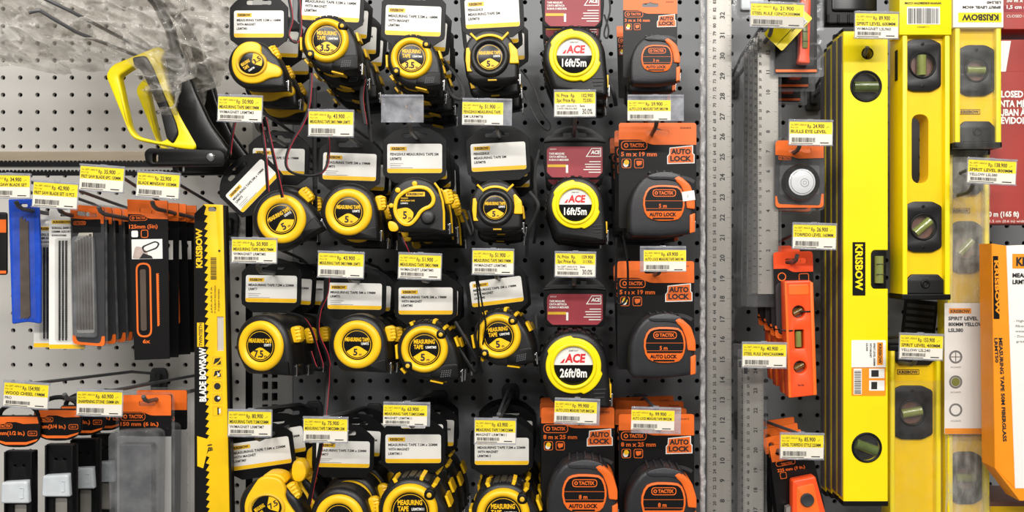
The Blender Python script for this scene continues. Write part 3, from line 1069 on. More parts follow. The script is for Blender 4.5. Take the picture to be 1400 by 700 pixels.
def tape_auto(cx, cy, s, size, dims, card, label, d=FD, th=36, sticker=False, arch=True, group=None, tilt=0):
    """T7: grey and orange auto-lock tape tied to a printed black and orange card; card = photo x0, y0, x1, y1"""
    k = K(d) * s
    t = thing('measuring_tape', label, 'measuring tape', at(cx, cy, d), tilt, group=group)
    b = MB(k)
    out = chaikin([(-43, -44), (-44, -20), (-43, 2), (-36, 22), (-20, 41), (4, 46), (26, 41), (40, 26), (46, 4), (47, -18), (46, -40), (30, -42), (10, -45), (-20, -45)], 1)
    b.plate(out, -th, -1, bev=6, seg=3)
    b.build('case', 'rubber_grey', t)
    b = MB(k)
    b.plate(chaikin([(-12, 33), (-20, 39), (4, 45.5), (25, 41), (30, 36), (26, 30), (10, 34)], 2), -4, 1.5, bev=1)
    for i in range(5):
        b.tube([(-14 + i * 10, 41.5 + (2.5, 3.6, 4.2, 2.6, -.6)[i], -th + 6), (-14 + i * 10, 41.5 + (2.5, 3.6, 4.2, 2.6, -.6)[i], -5)], 1.4, 6)
    b.build('top_grip', 'grip_grey', t)
    b = MB(k)
    b.plate(fil([(17, 35, 3), (25, 40, 4), (41, 26, 5), (47, 6, 4), (47, -7, 2), (36, -6, 2), (34, 10, 4), (28, 25, 4)]), -th + 8, 1.6, bev=1.4)
    b.build('side_panel', 'orange', t)
    b = MB(k)
    b.plate(fil([(40, -15, 1), (47.5, -12, 2), (47, -38, 1), (40, -40, 1)]), -th + 8, .6, bev=1)
    b.build('mouth_trim', 'orange', t)
    pan = chaikin([(-19, 21), (-8, 26), (12, 26), (27, 24), (33, 10), (33, -6), (27, -20), (16, -23), (-8, -23), (-21, -16), (-25, 4)], 1)
    if sarea(pan) < 0:
        pan = pan[::-1]
    b = MB(k)
    b.plate(pan, -3, 1.6, bev=.8)
    p = b.build('face_panel', 'orange', t)
    inn = [(x, max(z, -9.5)) for x, z in inset(pan, 2.6)]
    b = MB(k)
    b.flat(inn, 1.9)
    b.text('AUTO LOCK', 3, -16.5, 1.9, 4.6, 'C', width=37, bold=.05)
    b.flat(rr(-11, -21, 18, -18.6), 1.9)
    b.build('face_print_black', 'card_black', p)
    b = MB(k)
    pill = rr(-11, 10, 21, 20, 4.6)
    b.flat(pill, 2.2, holes=[rr(-10, 11, 20, 19, 4)])
    b.text('TACTIX', 7.5, 13, 2.2, 4.2, 'C', width=20, bold=.04)
    b.flat(circ(-6, 15, 2.4, 12), 2.2, holes=[circ(-6, 15, 1.2, 12)])
    b.text(size, 3, -5, 2.2, 5, 'C', bold=.02)
    b.flat(rr(-22, 4, 31, 4.5), 2.2)
    b.flat(rr(-22, -6.6, 31, -6.1), 2.2)
    b.build('face_print_orange', 'orange', p)
    end_hook(t, k, 49, -30, th)
    if sticker:
        b = MB(k)
        b.rbox(38, 11, 17, 13, 8, .5, 2.4)
        st = b.build('price_sticker', 'white', t)
        b = MB(k)
        b.text('S', 36, 9, 2.7, 3.4, bold=0)
        b.build('sticker_print', 'ink_grey', st)
    # printed card
    dc = d - .036 * max(1, s)
    kc = K(dc)
    x0, y0, x1, y1 = card
    W, H = x1 - x0, y1 - y0
    u = W / 106
    b = MB(kc)
    slot = fil([(.35 * W - 0, -17 * u, 3 * u), (.65 * W, -17 * u, 3 * u), (.65 * W, -10 * u, 3 * u), (.5 * W + 5 * u, -9.4 * u, 2 * u), (.5 * W, -7 * u, 2 * u), (.5 * W - 5 * u, -9.4 * u, 2 * u), (.35 * W, -10 * u, 3 * u)])
    b.plate(rr(0, -H, W, 0, 4 * u), -1.2, 0, holes=[slot])
    c = b.build('hang_card', 'card_black', t)
    in_root(c, t, at(x0, y0, dc))
    b = MB(kc)
    top = fil([(0, 0, 4 * u), (0, -23 * u), (.31 * W, -23 * u, 8 * u), (.41 * W, -30 * u, 8 * u), (W, -30 * u), (W, 0, 4 * u)])
    b.plate(top, 0, .4, holes=[slot])
    b.build('card_header', 'orange', c)
    b = MB(kc)
    b.flat(rr(3 * u, -37 * u, 39 * u, -24.5 * u, 5.5 * u), .5, holes=[rr(4 * u, -36 * u, 38 * u, -25.5 * u, 5 * u)])
    b.flat(circ(10 * u, -30.8 * u, 3.2 * u, 12), .5, holes=[circ(10 * u, -30.8 * u, 1.7 * u, 12)])
    b.text('TACTIX', 15 * u, -33 * u, .5, 4.6 * u, width=20 * u, bold=.04)
    b.text(dims, 3 * u, -45.5 * u, .5, 5.6 * u, width=(49 if len(dims) > 10 else 45) * u, bold=.035)
    for q in (4, 21):
        b.flat(rr(q * u, -62 * u, (q + 13) * u, -49 * u, 3 * u), .5, holes=[rr((q + .8) * u, -61.2 * u, (q + 12.2) * u, -49.8 * u, 2.6 * u)])
    b.flat([(24 * u, -52 * u), (32 * u, -52 * u), (31 * u, -57 * u), (26 * u, -59 * u), (24 * u, -56 * u)], .5)
    sign = [(.665 * W, -35 * u), (.945 * W, -32 * u), (.945 * W, -42 * u), (.965 * W, -44 * u), (.965 * W, -54 * u), (.635 * W, -55 * u), (.635 * W, -46 * u), (.66 * W, -43 * u)]
    b.flat(sign, .65)
    b.build('card_print_orange', 'orange', c)
    b = MB(kc)
    sg = sign if sarea(sign) > 0 else sign[::-1]
    b.flat(inset(sg, -1.3 * u), .5, holes=[sg])
    b.build('card_sign_outline', 'white', c)
    b = MB(kc)
    b.flat(circ(9.5 * u, -57 * u, 3.6 * u, 12), .52)
    b.build('card_icon_white', 'white', c)
    b = MB(kc)
    b.flat(circ(10.5 * u, -54 * u, 3.6 * u, 12), .54)
    b.build('card_print_yellow', 'yellow', c)
    b = MB(kc)
    b.text('AUTO', .8 * W, -42.5 * u, .8, 6.6 * u, 'C', width=.255 * W, bold=.05)
    b.text('LOCK', .8 * W, -52.2 * u, .8, 6.6 * u, 'C', width=.275 * W, bold=.05)
    b.build('card_sign_print', 'ink', c)
    b = MB(kc)
    b.text('236403', .86 * W, -8 * u, .8, 2.4 * u, 'C', width=.14 * W, bold=0)
    b.build('card_code', 'ink', c)
    if arch:
        b = MB(kc)
        a_ = arc(.78 * W, -110 * u, 38 * u, 150, 55, 14) + arc(.78 * W, -110 * u, 33 * u, 55, 150, 14)
        a_ = [(min(x, W - .5), z) for x, z in a_]
        b.flat(a_, .45)
        b.build('card_arc', 'card_grey', c)
    return t


G = 'measuring tapes hanging on the board'
BACK = []          # (front thing, number behind, phrase)


def stack(t, n, phrase, step=.046, dz=.0012):
    """more of the same kind hang behind the front one, further back on the same prong"""
    pos = ('directly behind', 'second behind', 'third behind', 'fourth behind')
    for i in range(n):
        l = t.location + Vector((random.uniform(-.0025, .0025), step * (i + 1), -dz * (i + 1) * 2 + random.uniform(-.002, .002)))
        dup(t, l, 'measuring tape hanging %s the %s' % (pos[i], phrase), random.uniform(-3, 3))


# row 1
t = tape_teardrop(345, 87.5, 1.0, '3.5', 'yellow teardrop 3.5 m tape tilted on its side, top row far left', 0, 0, group=G)
white_card(t, FD, 354, 33, 68, 37, 0, ['MEASURING TAPE 3.5M x 16MM', 'WITH MAGNET', 'LRMTM3'])
stack(t, 2, 'yellow teardrop 3.5 m tape of the top row', .05, .006)
t = tape_magnet(447, 55.5, 29.5, '3.5', 'LRMTM4', '3.5 m yellow-ringed tape, highest in the top row, text tilted upright', 2, 0, turn=0, bars=False, group=G)
white_card(t, FD, 452.5, 9, 79, 40, 3, ['MEASURING TAPE 3.5M x 16MM', 'WITH MAGNET', 'LRMTM4'])
stack(t, 3, 'highest 3.5 m tape of the top row', .045, .004)
t = tape_magnet(562.7, 79.7, 27.8, '3.5', 'LRMTM4', '3.5 m yellow-ringed tape right above the empty tag holder', 2, 0, turn=0, bars=False, group=G)
white_card(t, FD, 565, 28.5, 76, 41, 2, ['MEASURING TAPE 3.5M x 16MM', 'WITH MAGNET', 'LRMTM4'])
stack(t, 3, '3.5 m tape above the empty tag holder', .045, .004)
t = tape_round(669.5, 78.5, 1.0, 'black 5 m tape with yellow side accents in the top row', -1, group=G)
white_card(t, FD, 673, 18, 74, 40, -3, ['FENGSHUI', 'MEASURING TAPE 5M', 'LRFMT8'])
stack(t, 2, 'top row black 5 m tape with yellow side accents', .05, .004)
t = tape_half(785, 77, 34.5, '16ft/5m', 'yellow and black 16ft/5m tape with red letters, top row', (783, 15), group=G)
stack(t, 2, 'top row 16ft/5m tape', .055)
t = tape_auto(894.5, 81, .75, '3 m', '3 m x 16 mm', (852, -2, 926, 106), 'small orange and black 3 m x 16 mm auto lock tape, top row', group=G)
stack(t, 2, 'small 3 m x 16 mm auto lock tape', .05)

# row 2
t = tape_ring(385, 299.5, 33.4, '5', 'LRMT5', 'yellow-ringed 5 m tape tilted with its white card askew', -30, 0, turn=0, group=G)
white_card(t, FD, 344.5, 254, 71, 34, -46, ['MEASURING TAPE 5M x 19MM', 'LRMT5'], back=.036)
t = tape_ring(388, 292, 32, '5', 'LRMT5', 'yellow-ringed 5 m tape hidden behind the tilted one, upright white card', 0, 0, d=FD - .055, group=G)
white_card(t, FD - .055, 381, 221, 71, 36, 1, ['MEASURING TAPE 5M x 19MM', 'LRMT5'])
t = tape_ring(476.6, 290, 32, '5', 'LRMT5', 'plain yellow-ringed 5 m tape in the second row beside the kidney banded tape', 1, 0, group=G)
white_card(t, FD, 478, 228, 73, 37, 2, ['MEASURING TAPE 5M x 19MM', 'LRMT5'])
stack(t, 2, 'plain ringed 5 m tape of the second row', .048, .003)
t = tape_kidney(568, 282, 'black 5 m tape with kidney shaped yellow band and grey button', group=G)
white_card(t, FD, 567, 216.6, 75, 40, 0, ['FENGSHUI MEASURING TAPE 5M', 'LRFMT5'])
stack(t, 3, 'tape with the kidney shaped yellow band', .046, .003)
t = tape_round(677, 284, .95, 'black 5 m tape with yellow side accents in the second row', 0, group=G)
white_card(t, FD, 681.5, 214.3, 75, 38, -3, ['FENGSHUI', 'MEASURING TAPE 5M', 'LRFMT8'])
stack(t, 2, 'second row black 5 m tape with yellow side accents', .048, .003)
t = tape_half(786.6, 280.6, 32, '16ft/5m', 'yellow and black 16ft/5m tape with red letters, second row', (785.7, 221.5), group=G)
stack(t, 2, 'second row 16ft/5m tape', .055)
t = tape_auto(903, 279, 1., '5 m', '5 m x 19 mm', (846, 168, 952, 312), 'orange and black 5 m x 19 mm auto lock tape with small white sticker', sticker=True, group=G)
stack(t, 3, 'auto lock tape with the white sticker', .048, .001)

# row 3
t = tape_ring(356.6, 473, 34.5, '7.5', 'LRMT7', 'yellow-ringed 7.5 m tape turned aside, third row far left', 0, -14, th=38, group=G)
white_card(t, FD, 371, 395, 70, 37, 1, ['MEASURING TAPE 7.5M x 25MM', 'LRMT7'], back=.04)
stack(t, 2, 'third row 7.5 m tape', .055, .002)
t = tape_ring(488.6, 471, 33, '5', 'LRMT5', 'plain yellow-ringed 5 m tape in the third row', 1, -3, group=G)
white_card(t, FD, 485, 405, 74, 36, 1, ['MEASURING TAPE 5M x 19MM', 'LRMT5'])
stack(t, 2, 'third row plain ringed 5 m tape', .05, .002)
t = tape_magnet(580.5, 477.5, 31.5, '5', 'LRMTM5', 'ribbed 5 m tape with screwed yellow ring and level card, third row', 0, 0, turn=0, group=G)
white_card(t, FD, 582, 411.5, 74, 37, 0, ['MEASURING TAPE 5M x 19MM', 'WITH MAGNET', 'LRMTM5'])
stack(t, 2, 'third row ribbed 5 m tape with the level card', .05, .002)
t = tape_magnet(682, 460, 30, '5', 'LRMTM5', 'ribbed 5 m tape under a tilted white card with cord across', -6, -6, turn=0, group=G)
white_card(t, FD, 679, 398.6, 71, 35, -7, ['MEASURING TAPE 5M x 19MM', 'WITH MAGNET', 'LRMTM5'])
stack(t, 2, 'ribbed 5 m tape under the tilted card', .05, .002)
t = tape_half(784, 500, 38, '26ft/8m', 'large yellow and black 26ft/8m tape with red letters', (786, 423), group=G)
stack(t, 1, 'large 26ft/8m tape', .06)
t = tape_auto(904, 473, 1., '5 m', '5 m x 19 mm', (844, 357, 949, 505), 'orange and black 5 m x 19 mm auto lock tape in the third row', group=G)
stack(t, 1, 'third row auto lock tape', .05)

# row 4
t = tape_teardrop(366, 694, 1.18, '7.5', 'large yellow and black 7.5 m tape beside the bow saw blade pack', 0, 0, big=True, group=G)
white_card(t, FD, 356, 620, 82, 37, -8, ['MEASURING TAPE 7.5M x 25MM', 'WITH MAGNET', 'LRMTM7'], back=.042)
stack(t, 2, 'large yellow and black 7.5 m tape', .055, 0)
t = tape_ring(464, 710, 34, '7.5', 'LRMT7', 'yellow-ringed 7.5 m tape cut by the bottom edge, second column', 0, -3, th=38, group=G)
white_card(t, FD, 469, 621, 73, 36, 1, ['MEASURING TAPE 7.5M x 25MM', 'LRMT7'], back=.044)
stack(t, 2, 'bottom row ringed 7.5 m tape', .055, 0)
t = tape_magnet(561, 699, 37, '7.5', 'LRMTM11', 'ribbed 7.5 m magnet tape of the bottom row, third column', 0, 0, turn=0, th=36, group=G)
white_card(t, FD, 565, 613.5, 76, 39, 0, ['MEASURING TAPE 7.5M x 25MM', 'WITH MAGNET', 'LRMTM11'], back=.044)
stack(t, 3, 'ribbed 7.5 m tape, bottom row third column', .05, 0)
t = tape_magnet(688, 704, 36, '7.5', 'LRMTM11', 'ribbed 7.5 m magnet tape of the bottom row beside the orange cards', 0, 0, turn=0, th=36, group=G)
white_card(t, FD, 686, 617, 74, 37, 0, ['MEASURING TAPE 7.5M x 25MM', 'WITH MAGNET', 'LRMTM11'], back=.044)
stack(t, 3, 'ribbed 7.5 m tape beside the orange cards', .05, 0)
t = tape_auto(794, 676, 1.07, '8 m', '8 m x 25 mm', (740, 557, 840, 705), 'left one of the two orange and black 8 m x 25 mm tapes', th=42, group=G)
stack(t, 2, 'left 8 m x 25 mm auto lock tape', .055)
t = tape_auto(902, 687, 1.07, '8 m', '8 m x 25 mm', (846, 566, 949, 715), 'right one of the two orange and black 8 m x 25 mm tapes', th=42, group=G)
stack(t, 3, 'right 8 m x 25 mm auto lock tape', .055)
# ------------------------------------------------------------------ left side
class Px:
    """a thing drawn with absolute photo pixels at distance d from the board"""

    def __init__(s, name, label, cat, cx, cy, d, tilt=0, yaw=0, group=None):
        s.cx, s.cy, s.k = cx, cy, K(d)
        s.t = thing(name, label, cat, at(cx, cy, d), tilt, yaw, group=group)

    def L(s, pts):
        return [(p[0] - s.cx, s.cy - p[1]) + tuple(p[2:]) for p in pts]

    def R(s, x0, y0, x1, y1, r=0):
        return rr(x0 - s.cx, s.cy - y1, x1 - s.cx, s.cy - y0, r)

    def plate(s, name, m, pts, h0, h1, bev=0, holes=(), par=None, seg=2):
        return MB(s.k).plate(pts, h0, h1, holes=holes, bev=bev, seg=seg).build(name, m, par or s.t)

    def flat(s, name, m, polys, h, par=None):
        for q in polys:
            o = MB(s.k).flat(q, h).build(name, m, par or s.t)
        return o

    def words(s, name, m, items, h, par=None):
        """items: text, x, baseline y, cap height, width, rotation, align"""
        b = MB(s.k)
        for it in items:
            tx, x, y, size = it[:4]
            b.text(tx, x - s.cx, s.cy - y, h, size, it[6] if len(it) > 6 else 'L', width=it[4] if len(it) > 4 else None, rot=it[5] if len(it) > 5 else 0, bold=it[7] if len(it) > 7 else .03)
        return b.build(name, m, par or s.t)

    def tube(s, name, m, pts, r, par=None, n=8, closed=False):
        return MB(s.k).tube([(p[0] - s.cx, s.cy - p[1], p[2]) for p in pts], r, n, closed).build(name, m, par or s.t)


# two bow saws hanging in a torn bag
p = Px('bow_saw', 'front bow saw with yellow loop handle and black frame', 'saw', 250, 205, .2, group='bow saws on the upper left board')
L = p.L
hole = fil(L([(165, 105, 4), (186, 91, 6), (197, 97, 6), (208, 118, 6), (224, 152, 4), (232, 190, 4), (222, 195, 5), (190, 187, 6), (180, 176, 8)]))
p.plate('handle', 'yellow_paint', fil(L([(147, 104, 6), (155, 90, 8), (219, 64, 5), (227, 71, 4), (222, 84, 4), (238, 140, 10), (272, 200, 4), (267, 206, 3), (249, 204, 6), (190, 193, 10), (180, 186, 8)])), -9, 6, 3, [hole], seg=3)
p.plate('grip', 'rubber', fil(L([(184, 80, 4), (203, 77, 6), (213, 94, 6), (226, 126, 8), (244, 168, 6), (248, 184, 5), (240, 198, 4), (231, 191, 4), (222, 152, 4), (206, 118, 6), (196, 97, 6), (187, 92, 3)])), -11, 8.5, 3, seg=3)
p.plate('frame', 'black_gloss', fil(L([(226, 70, 6), (247, 64, 6), (256, 84, 8), (266, 120, 10), (288, 168, 10), (316, 206, 6), (312, 218, 4), (270, 204, 4), (246, 162, 10), (232, 110, 10)])), -9, 5, 3.5, seg=3)
p.tube('frame_bow', 'black_gloss', [(240, 72, -2), (232, 40, -2), (214, 5, -2), (180, -35, -2), (120, -60, -2), (20, -70, -2)], 7, n=10)
cl = p.plate('blade_clamp', 'black', fil(L([(200, 209, 5), (206, 203, 4), (306, 206, 6), (311, 216, 5), (306, 227, 4), (212, 228, 4), (202, 222, 4)])), -5, 7, 1.5, [fil(L([(212, 211, 3), (219, 211, 3), (219, 223, 3), (212, 223, 3)]))])
b = MB(p.k)
b.lathe(291 - p.cx, p.cy - 215.5, [(6, 6), (6, 8), (4.6, 9.6), (2, 10)], 16)
b.build('bolt', 'chrome', cl)
teeth = [(215, 222)]
x = 212
while x > -60:
    teeth += [(x, 223), (x - 1.6, 219.5), (x - 4.2, 219.5)]
    x -= 5.6
bl = L([(215, 228)] + teeth + [(-60, 228)])
p.plate('blade', 'black', bl, -1, .2)
saw = p.t
dup(saw, saw.location + Vector((0, .07, -.004)), 'second bow saw behind, its yellow handle seen through the front loop')

# bag over the saws: crumpled clear film
k = K(.235)
v, f = [], []
low = [(-60, 78), (0, 80), (40, 85), (80, 76), (110, 68), (150, 66), (180, 82), (200, 118), (222, 158), (246, 160), (256, 108), (270, 90), (300, 96), (330, 90)]


def lowy(x):
    for (a, ya), (c, yc) in zip(low, low[1:]):
        if a <= x <= c:
            return ya + (yc - ya) * (x - a) / (c - a)
    return 85


nx, nz = 190, 80


def ridge(q):
    return 1 - abs(noise.noise(q)) * 2.2


for i in range(nx + 1):
    x = -60 + 366 * i / nx
    y1 = lowy(x)
    for j in range(nz + 1):
        y = -60 + (y1 + 60) * j / nz
        q = Vector((x * .012 + y * .006, y * .03 - x * .006, 3.1))
        q2 = Vector((x * .03 + y * .02, y * .055 - x * .02, 9.2))
        cr = ridge(q) * 22 + ridge(q2) * 11 + ridge(q2 * 2.1) * 4 + ridge(q2 * 4.3) * 1.6
        wv = at(x + 4 * noise.noise(q2), y + 3 * noise.noise(q2 + Vector((5, 5, 5))), .222)
        v.append((wv.x, wv.y - (cr - 18) * k * 1.5, wv.z))
for i in range(nx):
    for j in range(nz):
        a = i * (nz + 1) + j
        f.append((a, a + 1, a + nz + 2, a + nz + 1))
nb = len(v)
for x, y, z in v[:nb]:
    q = Vector((x * 9, z * 14, 4.4))
    v.append((x * 1.0, y + .075 + .018 * noise.noise(q) + .008 * noise.noise(q * 3), z + .004))
f += [tuple(i + nb for i in t_) for t_ in list(f)]
me = bpy.data.meshes.new('plastic_bag')
me.from_pydata(v, [], f)
me.materials.append(MATS['bag'])
me.polygons.foreach_set('use_smooth', [True] * len(me.polygons))
bagm = me
bag = bpy.data.objects.new('plastic_bag', me)
C.objects.link(bag)
tag(bag, 'crumpled clear plastic bag over the bow saws at upper left', 'plastic bag')
for pts, lab in (([(48, 3, 72), (70, 5, 70), (92, 14, 64), (122, 28, 40), (150, 44, -20), (200, 66, -120)], 'bare wire hook poking through the plastic bag, upper'),
                 ([(86, 39, 72), (90, 37, 70), (98, 35, 68), (108, 42, 58), (126, 54, 36), (165, 66, -40), (215, 88, -170)], 'bare wire hook poking through the plastic bag, lower')):
    p = Px('wire_hook', lab, 'hook', pts[-1][0], pts[-1][1], .2, group='bare wire hooks in the plastic bag')
    p.tube('wire', 'hook_grey', pts, 2.4)


def slot_hole(p, x, y, w_=16, h_=5):
    return p.R(x - w_ / 2, y - h_ / 2, x + w_ / 2, y + h_ / 2, 2)


# blue pouch of blades
p = Px('blade_pouch', 'blue plastic pouch of saw blades at the left edge', 'blade pack', 34, 358, .2, -1)
L = p.L
p.plate('pouch', 'blue_film', fil(L([(13, 272, 2), (54, 272, 2), (56, 350, 4), (54, 443, 3), (36, 440, 6), (15, 443, 3)])), -4, 1, 1.8, [slot_hole(p, 34, 281, 10, 4)], seg=3)
for i, x in enumerate((29, 33, 37)):
    p.plate('saw_blade', 'brown_steel', L([(x, 298 + 3 * i), (x + 4, 296 + 3 * i), (x + 4.5, 432), (x - 1, 436)]), 1, 2 + i * .4)
p.flat('pouch_window', 'film', [p.R(20, 290, 50, 436, 3)], 3.4)


# white scroll saw blade cards
def scroll_card(x0, y0, x1, y1, d, label):
    p = Px('saw_blade_card', label, 'blade pack', (x0 + x1) / 2, (y0 + y1) / 2, d, group='white scroll saw blade cards')
    sl = slot_hole(p, x0 + 22, y0 + 8, 14, 4)
    p.plate('card', 'white', p.R(x0, y0, x1, y1, 2), -1, 0, 0, [sl])
    p.flat('card_stripe', 'yellow', [p.R(x0 + .3, y1 - 6, x1 - .3, y1 - .3), p.R(x0 + 4, y0 + 14, x1 - 14, y0 + 19)], .2)
    p.words('card_print', 'ink', [('KRISBOW', x0 + 6, y0 + 18, 3, 25), ('SCROLL SAW BLADE', x0 + 4, y0 + 26, 2.8, 36), ('130MM ASSORTED', x0 + 4, y0 + 31, 2.8, 32), ('KW0103385', x0 + 4, y0 + 36, 2.4, 20)], .4)
    for i in range(3):
        xx = x0 + 14 + 4.5 * i
        pts = [(xx, y0 + 42)]
        y = y0 + 42
        while y < y1 - 14:
            pts += [(xx + 2.6, y), (xx + 1.6, y + 2.5)]
            y += 3.2
        pts += [(xx + 2, y1 - 12), (xx, y1 - 12)]
        p.plate('saw_blade', 'black', p.L(pts), .6, 1.6)
    p.plate('blister', 'blister', p.R(x0 + 10, y0 + 38, x0 + 33, y1 - 10, 4), .1, 5, 2)
    return p.t


scroll_card(46, 296, 94, 475, .165, 'white saw blade card behind, beside the blue pouch')
scroll_card(67, 287, 116, 477, .195, 'front white saw blade card left of the clear fret blade packs')


def tac_logo(p, x, y, w_, par, name='card_logo', m='orange', h=.5):
    """outlined pill with maker name"""
    hh = w_ * .32
    b = MB(p.k)
    X, Z = x - p.cx, p.cy - y
    b.flat(rr(X, Z - hh, X + w_, Z, hh * .45), h, holes=[rr(X + .7, Z - hh + .7, X + w_ - .7, Z - .7, hh * .4)])
    b.flat(circ(X + hh * .6, Z - hh / 2, hh * .26, 12), h, holes=[circ(X + hh * .6, Z - hh / 2, hh * .13, 12)])
    b.text('TACTIX', X + hh * 1.05, Z - hh * .7, h, hh * .42, width=w_ * .58, bold=.04)
    return b.build(name, m, par)


# clear fret blade packs
p = Px('fret_blade_pack', 'front clear fret blade pack with orange header', 'blade pack', 121, 378, .205, -1, group='clear fret blade packs')
L = p.L
sl = fil(L([(107, 288, 2), (134, 292, 2), (134, 298, 2), (107, 294, 2)]))
card = p.plate('card', 'card_grey', fil(L([(98, 279, 5), (144, 283, 5), (142, 474, 6), (98, 470, 6)])), -1, 0, 0, [sl])
p.plate('card_header', 'orange', fil(L([(98, 279, 5), (144, 283, 5), (143, 307, 2), (120, 300, 6), (98, 298, 1)])), 0, .4, 0, [sl], par=card)
p.plate('card_foot', 'orange', fil(L([(98, 458, 1), (102, 458, 1), (104, 467, 5), (136, 470, 5), (138, 460, 1), (142, 460, 1), (142, 474, 6), (98, 470, 6)])), 0, .5, par=card)
p.flat('card_panel', 'card_black', [p.R(100, 300, 139, 318, 2)], .45, par=card)
p.flat('card_grey_panel', 'silver_paper', [fil(L([(103, 330, 2), (112, 313, 6), (128, 314, 3), (128, 455, 3), (104, 455, 3)]))], .3, par=card)
tac_logo(p, 102, 302, 17, card, h=.7)
for i in range(6):
    x = 104 + i * 4
    p.plate('saw_blade', 'brown_steel', L([(x, 330 - 2 * i), (x + 2.2, 330 - 2 * i), (x + 2.8, 450), (x + .4, 450)]), 1, 2.2)
p.plate('blister', 'blister_thick', fil(L([(101, 322, 8), (132, 322, 8), (134, 462, 6), (101, 460, 6)])), .4, 7, 3, seg=3)
p.plate('pack_edge', 'blister', fil(L([(96, 276, 6), (147, 280, 6), (145, 478, 7), (96, 474, 7)])), -1.6, -1.1)
fp = p.t
for i in range(4):
    dup(fp, fp.location + Vector((.001 * i, .021 * (i + 1), 0)), ('second', 'third', 'fourth', 'rearmost')[i] + ' clear fret blade pack with orange header, counted from the front', random.uniform(-1.5, 1.5))

# black and orange 125 mm cards
p = Px('mini_saw_blade_card', 'front black and orange 125mm (5in) saw blade card', 'blade pack', 204, 382, .2, -1, group='125mm saw blade cards')
L = p.L
sl = fil(L([(193, 284, 2), (214, 288, 2), (214, 293, 2), (193, 290, 2)]))
card = p.plate('card', 'card_black', L([(176, 272), (231, 275), (230, 491), (182, 492)]), -1.2, 0, 0, [sl])
p.plate('card_header', 'orange', fil(L([(176, 272), (231, 275), (231, 300), (205, 299, 4), (196, 293, 4), (176.4, 292)])), 0, .3, 0, [sl], par=card)
tac_logo(p, 179, 294, 24, card)
p.words('card_print_orange', 'orange', [('125mm (5in)', 178, 312, 5, 39), ('6x', 194, 469, 5, 10)], .5, card)
b = MB(p.k)
b.flat(p.R(186, 359, 207, 461, 10), .5, holes=[p.R(188.4, 361.4, 204.6, 458.6, 8)])
b.flat(p.R(194, 314, 204, 325, 3), .5, holes=[p.R(195, 315, 203, 324, 2)])
pts = [(214, 374)]
y = 374
while y < 444:
    pts += [(218, y), (216.6, y + 2)]
    y += 3
pts += [(217, 446), (214.4, 446)]
b.flat(L(pts), .5)
b.build('card_picture_orange', 'orange', card)
pic = p.flat('card_picture', 'white', [p.R(181, 327, 223, 354), p.R(181, 315, 190, 324, 2)], .4, card)
p.flat('picture_hand', 'skin_photo', [fil(L([(182, 353, 2), (186, 336, 4), (196, 338, 4), (204, 346, 4), (200, 353.5, 2)]))], .6, card)
b = MB(p.k)
b.flat(fil(L([(194, 337, 4), (214, 329, 4), (220, 333, 3), (216, 340, 3), (198, 346, 3)])), .7, holes=[fil(L([(196.5, 338, 4), (213.5, 331, 4), (217.5, 333.5, 3), (214.5, 338.5, 3), (199, 344, 3)]))])
b.flat(L([(191, 353.5), (197, 346), (208, 350), (210, 353.5)]), .7)
b.build('picture_saw', 'ink', card)
p.plate('saw_blade', 'brown_steel', p.R(192, 368, 200, 452, 3), .2, 1.2)
mc = p.t
for i in range(3):
    dup(mc, mc.location + Vector((0, .026 * (i + 1), -.001)), ('second', 'third', 'rearmost')[i] + ' 125mm saw blade card, counted from the front', random.uniform(-1, 1))

# sliver of a black and orange pack cut by the left edge
p = Px('cut_off_pack', 'black and orange pack cut off by the left edge', 'blade pack', -8, 335, .19)
c = p.plate('card', 'card_black', p.R(-32, 290, 9, 376, 4), -3, 0, .5)
p.flat('card_stripe', 'orange', [p.R(-31, 300, 8.6, 318), p.R(-31, 370, 8.6, 374)], .3, c)

# tall yellow and black bow saw blade pack
p = Px('bow_saw_blade_pack', 'tall yellow and black bow saw blade pack', 'blade pack', 289, 500, .195, -.4)
L = p.L
cut = p.R(297, 433, 306, 480)
sl = p.R(286, 283, 297, 289, 2)
card = p.plate('card', 'yellow_card', L([(280, 279), (306, 280), (313, 760), (264, 760), (267, 292)]), -3, 0, .4, [cut, sl])
pts = [(280, 279.6), (283.5, 283)]
y = 287
while y < 760:
    pts += [(280.5, y + 6), (285.5, y + 8)]
    y += 10
p.flat('card_black_side', 'card_black', [L(pts + [(281, 760), (264.3, 760), (267.3, 292)])], .25, card)
p.flat('card_flash', 'yellow_card', [L([(269, 596), (287, 601), (277, 640), (269, 637)]), L([(270, 441), (279.5, 441), (279.5, 474), (270, 474)])], .45, card)
b = MB(p.k)
b.text('KRISBOW', 277.5 - p.cx, p.cy - 366, .5, 8, width=54, rot=90, bold=.04)
b.build('card_maker', 'yellow_card', card)
p.words('card_name', 'white', [('BLADE BOWSAW', 281.5, 549, 8.5, 74, 90, 'L', .05)], .5, card)
b = MB(p.k)
b.text('TWINTEETH', 277 - p.cx, p.cy - 473, .7, 4.5, width=31, rot=90)
b.build('card_type', 'ink', card)
b = MB(p.k)
b.text('18', 283 - p.cx, p.cy - 608, .7, 6, width=9, rot=-80)
b.build('card_size', 'ink', card)
b = MB(p.k)
b.barcode(289 - p.cx, p.cy - 382, 297 - p.cx, p.cy - 351, .5, 20, True)
for i, (x, y0, y1) in enumerate(((291, 428, 392), (296, 428, 390), (301, 425, 395))):
    b.text('PT KRISBOW INDONESIA' if i else 'JAKARTA', x - p.cx, p.cy - y0, .5, 2.2, width=y0 - y1, rot=90, bold=.0)
b.build('card_print', 'ink', card)
b = MB(p.k)
b.lathe(301 - p.cx, p.cy - 343, [(1.6, .3), (1.6, .5)], 10)
b.build('card_dot', 'ink', card)
b = MB(p.k)
